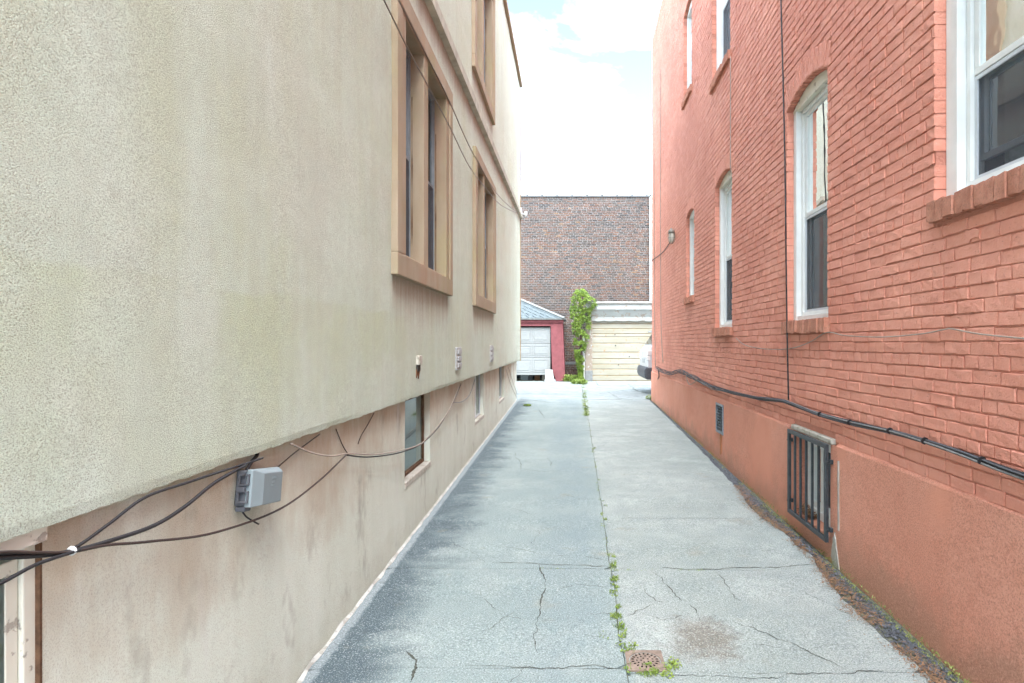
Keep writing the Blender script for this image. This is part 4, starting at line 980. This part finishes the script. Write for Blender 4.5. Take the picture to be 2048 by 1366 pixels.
def leafy(mb, c, rad, n, size, rr, up=1.):
    for i in range(n):
        a = rr.uniform(0, 6.28); q = rad * math.sqrt(rr.random()); p = Vector(c) + Vector((q * math.cos(a), q * math.sin(a), rr.random() * rad * .55 * up))
        b = rr.uniform(0, 6.28); l = size * rr.uniform(.6, 1.3); d_ = Vector((math.cos(b), math.sin(b), rr.uniform(-.2, .9))) * l; n_ = d_.cross(Vector((rr.uniform(-1, 1), rr.uniform(-1, 1), 1))).normalized() * l * .3
        mb.face([p, p + d_ * .5 + n_, p + d_, p + d_ * .5 - n_])
mb = MB(); rr = random.Random(12)
for (px, py, rad, n) in [(1223, 1110, .035, 90), (1226, 1128, .045, 120), (1228, 1140, .03, 60), (1230, 1160, .04, 120), (1233, 1175, .03, 80), (1231, 1188, .03, 60), (1236, 1212, .02, 40), (1234, 1236, .045, 150), (1238, 1252, .035, 100), (1241, 1262, .035, 80), (1243, 1274, .02, 40),
        (1206, 1273, .02, 30), (1250, 1296, .035, 80), (1262, 1300, .03, 50), (1342, 1325, .05, 60), (1346, 1338, .05, 70), (1285, 1348, .04, 90), (1310, 1349, .04, 80), (1330, 1350, .04, 80), (1262, 1345, .03, 60), (1295, 1333, .025, 40),
        (1214, 1040, .03, 40), (1210, 1010, .02, 25), (1206, 1050, .015, 15), (1205, 1030, .02, 25), (1203, 1000, .02, 20), (1197, 960, .03, 30), (1192, 935, .025, 20), (1188, 897, .05, 40), (1186, 905, .04, 25)]:
    c = G(px, py); 
    for q_ in range(3): leafy(mb, c + Vector((rr.gauss(0, .012), rr.gauss(0, .03), 0)), rad * rr.uniform(.3, .9), int(n * rr.uniform(.1, .5)), rr.uniform(.008, .018), rr, rr.uniform(.3, .9))
    for q_ in range(n // 9):
        a = rr.uniform(0, 6.28); b_ = c + Vector((rr.gauss(0, rad * .4), rr.gauss(0, rad * .5), 0)); t_ = b_ + Vector((math.cos(a) * .015, math.sin(a) * .015, rr.uniform(.012, .04))); mb.face([b_ - Vector((.0013, 0, 0)), b_ + Vector((.0013, 0, 0)), t_])
for i in range(420):
    y = rr.uniform(2.9, 15.5); 
    if mnoise.noise(Vector((y * 1.7, 1, 8))) < .05: continue
    leafy(mb, (JX(y) + rr.gauss(0, .012), y, zg(y) - .004), .018, 3, .010, rr, .5)
for py in range(772, 834, 4):
    if py in (780, 800): continue
    c = G(1166.5 + (py - 772) * .11 + rr.uniform(-1, 1), py); leafy(mb, c, rr.uniform(.05, .10), rr.randint(20, 60), .035, rr, 1.3)
for k in range(160):
    x = rr.uniform(-.35, 1.4); y = 4.37 if x < .27 else 4.34
    if mnoise.noise(Vector((x * 3, 1, 2))) > .1: leafy(mb, (x, y + rr.gauss(0, .006), zg(y) - .004), .012, 3, .009, rr, .4)
mb.build('joint_weeds', M['weed'], kind='stuff', label='green weeds sprouting from the driveway joints', cat='weeds')
def weedclump(px, py, rad, n, size, label, up=1.):
    c = G(px, py); mb = MB(); rr = random.Random(int(px)); leafy(mb, c, rad, n, size, rr, up)
    for i in range(max(4, n // 30)):
        a = rr.uniform(0, 6.28); mb.tube([c, c + Vector((math.cos(a) * rad * .5, math.sin(a) * rad * .5, rad * .4 * up))], .003, 3)
    mb.build('weed', M['weed'], label=label, cat='weed', group='weeds in the yard')
weedclump(1055, 812, .10, 110, .04, 'lone small green weed by the left wall in the paving', .5)
weedclump(1301, 799, .13, 140, .05, 'yellow green weed at the foot of the far salmon corner', 1.2)
weedclump(1140, 763, .30, 500, .07, 'leafy weed at the corner of the rose garage', 1.5)
weedclump(1158, 768, .30, 500, .07, 'leafy weed trailing out under the vine', .9)

# ------------------------------------------------------------------ back yard: brick building, garages, vine, car
BY = 25.5
def at(px, py, y): return Vector(((px - VX) / F * y, y, H - (py - VY) / F * y))
BK = empty('back_building', (0, BY, .1), 'dark brown brick building with grey coping closing the alley', 'building')
bx0, bx1, bz1 = -7.0, at(1299.5, 391, BY).x, at(0, 394, BY).z
MB().box(bx0, bx1, BY, BY + 8, .0, bz1, lambda u, v, w_: (u, v, w_)).build('wall', M['bmort'], BK)
mb = MB(); z = .08; row = 0; rr = random.Random(5); ch = .0735; faces = []
x_lo = -3.0
while z < bz1 - .03:
    hdr = row % 6 == 2; bl = .105 if hdr else .208; x = x_lo + (row % 2) * .104 + rr.uniform(-.03, .03)
    tone = mnoise.noise(Vector((0, z * .8, 1)))
    while x < bx1 - .02:
        l = bl + rr.uniform(-.008, .008); a, b = x + .010, min(x + l - .010, bx1); x += l
        if z > 6.2: pass
        q = rr.random() + .22 * mnoise.noise(Vector((a * .5, z * .5, 7)))
        mb.cur = 5 if q > 1.02 else (3 if q > .86 else (6 if q > .66 else (1 if q > .42 else (4 if q > .25 else (0 if q > .1 else 2)))))
        d_ = rr.uniform(.008, .016); p = [(a, BY - d_, z + .0125), (b, BY - d_, z + .0125), (b, BY - d_, z + ch - .0125), (a, BY - d_, z + ch - .0125)]; q_ = [(u_, BY + .01, v_) for u_, _, v_ in p]
        mb.add(p + q_, [(0, 1, 2, 3), (0, 4, 5, 1), (1, 5, 6, 2), (2, 6, 7, 3), (3, 7, 4, 0)])
    z += ch; row += 1
mb.build('brickwork', BB, BK, kind='stuff')
x = bx0
while x < bx1:
    e = min(x + .635, bx1 + .03)
    MB().box(x + .003, e - .003, BY - .06, BY + .3, bz1, bz1 + .075).build('coping_tile', M['coping'], BK, bev=.015)
    MB().box(e - .05, e + .05, BY - .075, BY + .3, bz1 + .05, bz1 + .115).build('coping_cap', M['coping'], BK, bev=.02); x += .635
p = at(1302, 391, 25.3)
MB().tube([(p.x, 25.36, .1), (p.x, 25.36, 7.75)], .055, 8).build('downspout', M['white'], label='white downspout at the right end of the dark brick building', cat='downspout')
# rose garage
GY = 23.4; gz0 = .1
RG = empty('rose_garage', (-3.0, GY, gz0), 'rose red stucco garage with hip roof and white panel door', 'garage')
ex = at(1130, 630, GY); ez = at(0, 640, GY).z
pl = lambda px, py, dy=0.: Vector(((px - VX) / F * GY, GY + dy, H - (py - VY) / F * GY))
dl, dtop, dbot = at(1101, 0, GY).x, at(0, 652, GY).z, at(0, 748, GY).z
pts = [(at(1101, 0, GY).x, dtop), (at(1102.5, 0, GY).x, at(0, 700, GY).z), (at(1104, 0, GY).x, at(0, 740, GY).z), (at(1112, 0, GY).x, gz0), (at(1130.5, 0, GY).x, gz0), (at(1128, 0, GY).x, at(0, 700, GY).z), (at(1125.5, 0, GY).x, ez), (dl, ez)]
MB().prism([(x_, GY, z_) for x_, z_ in pts], (0, 1.9, 0)).build('pier', M['pink'], RG, bev=.02, fix=True)
MB().box(-5.6, dl, GY + .002, GY + .3, dtop, ez).build('lintel', M['pink'], RG)
MB().box(-5.65, at(1127, 0, GY).x, GY - .05, GY + .02, ez - .10, ez + .005).build('fascia', M['pink'], RG, bev=.01)
DR = empty('garage_door', (-2.5, GY + .1, dbot), parent=RG)
rows = [dbot, at(0, 715, GY).z, at(0, 687, GY).z, dtop - .05]
for z0, z1 in zip(rows, rows[1:]):
    x = dl
    MB().box(-5.4, dl - .01, GY + .09, GY + .13, z0 + .006, z1 - .006).build('door_section', M['dwhite'], DR, bev=.004)
    k = 0
    while x > -5.2:
        wd = .66; a, b = x - .08 - wd + .04, x - .06
        mb = MB(); ring(mb, lambda u, v, w_: (u, GY + .09 - w_, v), a, b, z0 + .07, z1 - .07, .03, 0, .012); mb.build('panel_moulding', M['dwhite'], DR, bev=.004)
        mb = MB(); mb.box(a + .07, b - .07, GY + .078, GY + .092, z0 + .14, z1 - .14); mb.build('raised_panel', M['dwhite'], DR, bev=.006); x -= .70; k += 1
MB().box(-5.4, dl - .012, GY + .07, GY + .14, dbot - .04, dbot + .004).build('bottom_rail', M['dwhite'], DR, bev=.005)
MB().box(-5.4, dl, GY + .075, GY + .11, dtop - .045, dtop - .002).build('top_gap', M['hole'], DR)
MB().box(-5.5, -.9, GY + .2, GY + 1.9, gz0 - .02, gz0 + .012).build('floor', M['dirt'], RG)
MB().box(-5.5, -.62, GY + 1.85, GY + 1.9, gz0, ez).build('back_panel', M['room'], RG)
# hip roof: eaves rectangle to a ridge
e0, e1 = -5.9, ex.x + .02; f0, f1 = GY - .12, GY + 1.95; rz = ez + .06
ap = at(1043, 599, GY + .9); ridge_y = GY + .92; apx = ap.x - .05; apz = ap.z + .02
rf = MB()
def course(p0, p1, q0, q1, n, t=.006):
    """shingle courses climbing from eave edge p0-p1 to q0-q1"""
    p0, p1, q0, q1 = map(Vector, (p0, p1, q0, q1)); nr = (p1 - p0).cross(q0 - p0).normalized()
    if nr.z < 0: nr = -nr
    for i in range(n):
        a, b = i / n, min(1, (i + 1.15) / n)
        A, B, C_, D = p0.lerp(q0, a), p1.lerp(q1, a), p1.lerp(q1, b), p0.lerp(q0, b)
        m = max(1, int((B - A).length / .28)); 
        for k in range(m):
            s0, s1 = k / m + (.003 if m > 1 else 0), (k + 1) / m - .003; h = t * rr.uniform(.7, 1.5)
            x0, x1, x2, x3 = A.lerp(B, s0), A.lerp(B, s1), D.lerp(C_, s1), D.lerp(C_, s0)
            rf.add([x0 + nr * h, x1 + nr * h, x2 + nr * .002, x3 + nr * .002, x0, x1], [(0, 1, 2, 3), (4, 5, 1, 0)])
E = [(e0, f0, rz), (e1, f0, rz), (e1, f1, rz), (e0, f1, rz)]; A0, A1 = (e0 + 1.0, ridge_y, apz), (apx, ridge_y, apz)
course(E[0], E[1], A0, A1, 8); course(E[1], E[2], A1, A1, 8); course(E[2], E[3], A1, A0, 8); course(E[3], E[0], A0, A0, 8)
rfo = rf.build('roof', M['shingle'], RG)
MB().box(e0, e1, f0, f1, rz - .05, rz - .002).build('soffit', M['ridge'], rfo, bev=.01)
mb = MB(); n = 9
for i in range(n):
    a, b = Vector(E[1]).lerp(Vector(A1), i / n), Vector(E[1]).lerp(Vector(A1), (i + 1.25) / n); s_ = Vector((.07, .07, -.03)); u_ = Vector((0, 0, .035))
    mb.add([a + u_ + Vector((0, 0, .012)), b + u_, a + Vector((-.10, -.05, .0)) + u_ * .3, b + Vector((-.10, -.05, 0)) + u_ * .2, a + Vector((.05, .08, -.01)) + u_ * .3, b + Vector((.05, .08, 0)) + u_ * .2], [(0, 1, 3, 2), (0, 4, 5, 1)])
mb.build('hip_cap', M['ridge'], rfo)
p = at(1099, 764, GY - .25)
mb = MB(); x_, z_ = p.x, gz0 + .004
mb.prism([(x_ - .16, GY - .30, z_), (x_ + .19, GY - .24, z_), (x_ + .11, GY - .06, z_ + .46), (x_ - .17, GY - .10, z_ + .46)], (0, .05, .0))
bo = mb.build('white_board', M['board'], bev=.006, label='white board leaning against the rose garage door edge', cat='board', fix=True)
mb = MB(); mb.box(x_ - .19, x_ + .24, GY - .42, GY - .31, z_, z_ + .09); mb.build('white_block', M['board'], label='white block lying at the foot of the leaning board', cat='block', bev=.01)
for i, (px, wd, h, mt, lb_) in enumerate(((1050, .34, .24, 'dgreen', 'blue grey bag seen under the half open garage door'), (1075, .22, .27, 'needle', 'brown plank pile under the half open garage door'), (1060, .20, .2, 'carp', 'dark bin under the half open garage door'), (1090, .25, .2, 'stone', 'pale box under the half open garage door'))):
    c = at(px, 0, GY + .55); mb = MB(); rr = random.Random(i)
    if i == 1:
        for k in range(5): mb.box(c.x - wd / 2 + k * .04, c.x - wd / 2 + k * .04 + .03, GY + .5, GY + 1.1, gz0 + .013, gz0 + h - rr.random() * .05)
    else: mb.box(c.x - wd / 2, c.x + wd / 2, GY + .5, GY + .8, gz0 + .013, gz0 + h); mb.box(c.x - wd / 2 + .03, c.x + wd / 2 - .06, GY + .52, GY + .7, gz0 + h, gz0 + h + .05)
    mb.build(['bag', 'plank_pile', 'bin', 'storage_box'][i], M[mt], bev=.02, label=lb_, cat=['bag', 'planks', 'bin', 'box'][i])
# cream garage
CY = 23.6
CG = empty('cream_garage', (1.6, CY, gz0), 'cream garage with rusty ribbed roll up door and peeling white cornice', 'garage')
q = lambda px, py: at(px, py, CY)
xl, xr = q(1185, 0).x, q(1340, 0).x
pl_ = q(1170, 0).x
MB().box(pl_ + .01, xl - .01, CY - .05, CY + .2, gz0 + .005, q(0, 640).z).build('post', M['peel2'], CG, bev=.01)
MB().box(pl_ - .07, pl_ - .002, CY - .02, CY + 1.7, gz0 + .002, q(0, 672).z).build('side_board', M['white'], CG, bev=.005)
MB().box(pl_ + .0, xl - .0, CY - .06, CY + .1, gz0, gz0 + .42).build('post_footing', M['coping'], CG, bev=.015)
DD = empty('roll_up_door', (xl, CY + .06, gz0), parent=CG)
lines = [762, 751.6, 739, 729, 718, 705, 687, 674.5, 668, 658, 648, 640]
for i, (a, b) in enumerate(zip(lines, lines[1:])):
    z0, z1 = q(0, a).z, q(0, b).z
    MB().box(xl - .02, xr, CY + .05, CY + .08, z0 + .022, z1 - .004).build('door_slat', M['door'], DD, bev=.012)
    MB().box(xl - .02, xr, CY + .062, CY + .085, z0 - .004, z0 + .022).build('door_rib', M['rib'], DD)
for px, py in ((1230, 669), (1231, 691), (1259, 713), (1237, 730)):
    c = q(px, py); MB().tube([(c.x, CY + .02, c.z), (c.x, CY + .06, c.z)], .022, 8).build('door_bolt', M['iron'], DD)
# cornice: fascia, sloped board, ragged drip board
cl = q(1176, 0).x
MB().box(cl - .04, xr, CY - .22, CY + 1.8, q(0, 620).z, q(0, 608).z).build('cornice_top', M['peel'], CG, bev=.012)
MB().box(cl - .08, xr, CY - .28, CY + 1.8, q(0, 608).z + .002, q(0, 604).z).build('roof_edge', M['caulk'], CG, bev=.015)
mb = MB(); z0, z1 = q(0, 633).z, q(0, 620).z - .003
mb.prism([(cl + .10, CY - .06, z0), (cl + .10, CY + .1, z0), (cl + .0, CY + .1, z1), (cl + .0, CY - .19, z1)], (xr - cl, 0, 0)); mb.build('sloped_board', M['peel'], CG, fix=True)
mb = MB(); n = 60; z1 = z0 - .002; prev = None
for i in range(n + 1):
    x = cl + .13 + (xr - cl - .13) * i / n; zz = q(0, 641).z - .035 * abs(math.sin(i * .33)) + .02 * mnoise.noise(Vector((x * 6, 0, 0)))
    if prev: mb.add([(prev[0], CY - .05, prev[1]), (x, CY - .05, zz), (x, CY - .05, z1), (prev[0], CY - .05, z1), (prev[0], CY - .02, prev[1]), (x, CY - .02, zz)], [(0, 1, 2, 3), (4, 5, 1, 0)])
    prev = (x, zz)
mb.build('drip_board', M['peel'], CG)
mb = MB(); prev = None
for i in range(50):
    x = cl + (xr - cl) * i / 49; zz = q(0, 603).z + .03 * mnoise.noise(Vector((x * 4, 3, 0)))
    if prev: mb.add([(prev[0], CY - .25, prev[1]), (x, CY - .25, zz), (x, CY + 1.8, zz + .12), (prev[0], CY + 1.8, prev[1] + .12), (prev[0], CY - .25, prev[1] - .05), (x, CY - .25, zz - .05)], [(0, 1, 2, 3), (4, 5, 1, 0)])
    prev = (x, zz)
mb.build('roof', M['roofing'], CG)
MB().box(xl, xr, CY + .2, CY + 1.85, gz0, q(0, 645).z).build('body', M['room'], CG)
# vine on a post
VN = empty('climbing_vine', at(1158, 765, 23.2), 'bright green climbing vine covering the post beside the cream garage', 'vine')
vy = 23.35
def vp(px, py, dy=0.): return Vector(((px - VX) / F * vy, vy + dy, H - (py - VY) / F * vy))
mb = MB(); mb.tube([vp(1160, 764, .15), vp(1161, 690, .2), vp(1164, 640, .2), vp(1166, 588, .2)], [.04, .035, .03, .025], 6); mb.tube([vp(1156, 764, .05), vp(1163, 700, .05), vp(1157, 640, .0), vp(1160, 585, 0)], [.02, .018, .014, .01], 5)
mb.build('stem', M['leafb'], VN)
mb = MB(); mb.tube([vp(1164, 590, .2), vp(1163, 580, .2), vp(1168, 578.5, .2), vp(1175, 581, .2), vp(1175, 587, .2)], .018, 6); mb.build('post_hook', M['black'], VN)
env = [(577, 1157, 1167), (583, 1150, 1173), (590, 1145, 1178), (598, 1143, 1190), (608, 1141, 1194), (615, 1141, 1188), (625, 1141, 1180), (640, 1143, 1182), (655, 1145, 1181), (672, 1147, 1177), (690, 1148, 1172), (705, 1149, 1169), (720, 1152, 1167), (738, 1156, 1166), (752, 1157, 1166), (766, 1152, 1170)]
mb = MB(); rr = random.Random(21)
for i in range(6500):
    py = 577 + 189 * rr.random() ** 1.12
    for (a, l0, r0), (b, l1, r1) in zip(env, env[1:]):
        if a <= py <= b: t = (py - a) / (b - a); l, r_ = l0 + (l1 - l0) * t, r0 + (r1 - r0) * t; break
    mid, hw = (l + r_) / 2, (r_ - l) / 2; s_ = rr.uniform(-1, 1); px = mid + hw * s_ + rr.gauss(0, .8)
    dep = -.34 * math.sqrt(max(0, 1 - s_ * s_)) * rr.uniform(.55, 1.1) * min(1, hw / 16) + rr.uniform(0, .1)
    if mnoise.noise(Vector((px * .11, py * .09, dep * 3))) < -.25: continue
    p = vp(px, py, dep); sz = rr.choice((.04, .06, .08, .11)) * rr.uniform(.8, 1.2) * (1 if py < 700 else .75)
    o_ = Vector((s_ * .8 + rr.gauss(0, .4), -1 + rr.gauss(0, .35), .55 + rr.gauss(0, .4))).normalized()
    d_ = (Vector((rr.gauss(0, .5), rr.gauss(0, .2), -1)) - o_ * (Vector((0, 0, -1)).dot(o_))).normalized(); n_ = o_.cross(d_)
    mb.add([p, p + d_ * sz * .35 + n_ * sz * .45, p + d_ * sz * .5 + n_ * sz * .12 + o_ * .012, p + d_ * sz, p + d_ * sz * .5 - n_ * sz * .12 + o_ * .012, p + d_ * sz * .35 - n_ * sz * .45], [(0, 1, 2), (0, 2, 3), (0, 3, 4), (0, 4, 5)])
mb.build('foliage', M['ivy'], VN, kind='stuff')
# brush and a slab in the gap
mb = MB(); rr = random.Random(8)
for i in range(260):
    p = vp(rr.uniform(1130, 1158), 764, rr.uniform(.3, 1.6)); a = rr.uniform(0, 6.28); mb.tube([p, p + Vector((math.cos(a) * .2, math.sin(a) * .15, rr.uniform(.1, .5)))], .008, 3)
mb.build('dead_brush', M['leafb'], kind='stuff', label='dead twigs piled in the gap between the garages', cat='brush')
c = vp(1142, 728, 1.5); MB().box(c.x - .35, c.x + .25, c.y - .1, c.y + .1, c.z - .08, c.z + .03).build('stone_ledge', M['coping'], label='grey ledge at the foot of the dark brick wall in the gap', cat='ledge', bev=.02)

# ------------------------------------------------------------------ parked white car, tail towards the alley
CX, CYc, cz = 2.12, 18.25, .1
CAR = empty('parked_car', (CX + 2.4, CYc, cz), 'white sport utility car parked behind the salmon building, tail showing', 'car')
hwid = .98
prof = [(.06, .62), (.03, .80), (.05, 1.05), (.10, 1.30), (.17, 1.42)]     # tail, x from rear / z
low = [(.10, .48)] + prof
def shell(name, pts, half, mat, parent, taper=0., bev=.03):
    mb = MB(); n = len(pts); zs = [p[1] for p in pts]; z0, z1 = min(zs), max(zs)
    f = lambda z: half - taper * (z - z0) / (z1 - z0)
    A = [(CX + x, CYc - f(z), cz + z) for x, z in pts]; B = [(CX + x, CYc + f(z), cz + z) for x, z in pts]
    mb.add(A + B, [tuple(range(n)), tuple(range(n, 2 * n))[::-1]] + [(i, n + i, n + (i + 1) % n, (i + 1) % n) for i in range(n)])
    return mb.build(name, mat, parent, bev=bev, fix=True)
def wheelarch(xc, r=.43, n=9): return [(xc - r * math.cos(math.pi * i / n), .42 + r * math.sin(math.pi * i / n)) for i in range(n + 1)]
shell('body', [(.10, .50), (.04, .70), (.04, .95), (.08, 1.25), (.14, 1.42), (3.55, 1.38), (4.75, 1.20), (4.98, 1.0), (5.0, .5), (4.55, .42)] + wheelarch(4.05)[::-1] + wheelarch(1.10)[::-1] + [(.5, .42)], hwid, M['carw'], CAR, .02, .04)
shell('cabin', [(.16, 1.40), (.40, 1.80), (.62, 1.90), (2.4, 1.92), (2.75, 1.86), (3.6, 1.36)], hwid - .03, M['carw'], CAR, .2, .04)
for s_ in (-1, 1):
    f = lambda z: CYc + s_ * (hwid - .03 - .2 * (z - 1.36) / .56 + .006)
    for pts in ([(.32, 1.47), (.54, 1.80), (1.15, 1.81), (1.15, 1.47)], [(1.22, 1.47), (1.22, 1.81), (2.1, 1.82), (2.1, 1.47)], [(2.17, 1.47), (2.17, 1.82), (2.68, 1.78), (3.3, 1.45)]):
        mb = MB(); a = [(CX + x, f(z), cz + z) for x, z in pts]; mb.prism(a, (0, -s_ * .02, 0)); mb.build('side_window', M['carg'], CAR, fix=True)
mb = MB(); mb.prism([(CX + .185, CYc - .80, cz + 1.46), (CX + .185, CYc + .80, cz + 1.46), (CX + .365, CYc + .70, cz + 1.76), (CX + .365, CYc - .70, cz + 1.76)], (.03, 0, -.01)); mb.build('rear_window', M['carg'], CAR, fix=True)
shell('bumper', [(.02, .44), (-.05, .55), (-.05, .72), (.0, .80), (.40, .80), (.55, .62), (.5, .46)], hwid + .012, M['carp'], CAR, 0, .035)
for s_ in (-1, 1):
    mb = MB(); y0 = CYc + s_ * (hwid - .16); y1 = CYc + s_ * (hwid + .004)
    mb.box(CX + .03, CX + .30, min(y0, y1), max(y0, y1), cz + 1.13, cz + 1.30); tl = mb.build('tail_light', M['clear'], CAR, bev=.03)
    mb = MB(); mb.box(CX + .02, CX + .12, min(y0, y1), max(y0, y1), cz + 1.0, cz + 1.12); mb.build('tail_lens', M['clear'], tl, bev=.02)
    for xc in (1.10, 4.05):
        wv = empty('wheel', (CX + xc, CYc + s_ * .85, cz), parent=CAR); mb = MB(); V = []; n = 24
        yy = CYc + s_ * .85
        pr_ = [(.24, -.11), (.36, -.12), (.385, -.08), (.385, .08), (.36, .12), (.24, .11)]
        for r_, o_ in pr_:
            for k in range(n): V.append((CX + xc + r_ * math.cos(6.2832 * k / n), yy + o_, cz + .385 + r_ * math.sin(6.2832 * k / n)))
        mb.add(V, [(i * n + k, i * n + (k + 1) % n, (i + 1) * n + (k + 1) % n, (i + 1) * n + k) for i in range(len(pr_) - 1) for k in range(n)]); mb.build('tyre', M['tyre'], wv, smooth=True)
        mb = MB(); 
        for k in range(6):
            a = k * math.pi / 3; mb.tube([(CX + xc, yy + s_ * .09, cz + .385), (CX + xc + .24 * math.cos(a), yy + s_ * .09, cz + .385 + .24 * math.sin(a))], .03, 5)
        mb.tube([(CX + xc, yy - .08, cz + .385), (CX + xc, yy + .08, cz + .385)], .245, 20); mb.build('rim', M['rim'], wv)
MB().box(CX + .02, CX + .05, CYc - .26, CYc + .26, cz + .93, cz + 1.05).build('number_plate', M['board'], CAR, bev=.005)
MB().box(CX + .26, CX + .44, CYc - .70, CYc + .70, cz + 1.83, cz + 1.87).build('spoiler', M['carw'], CAR, bev=.012)
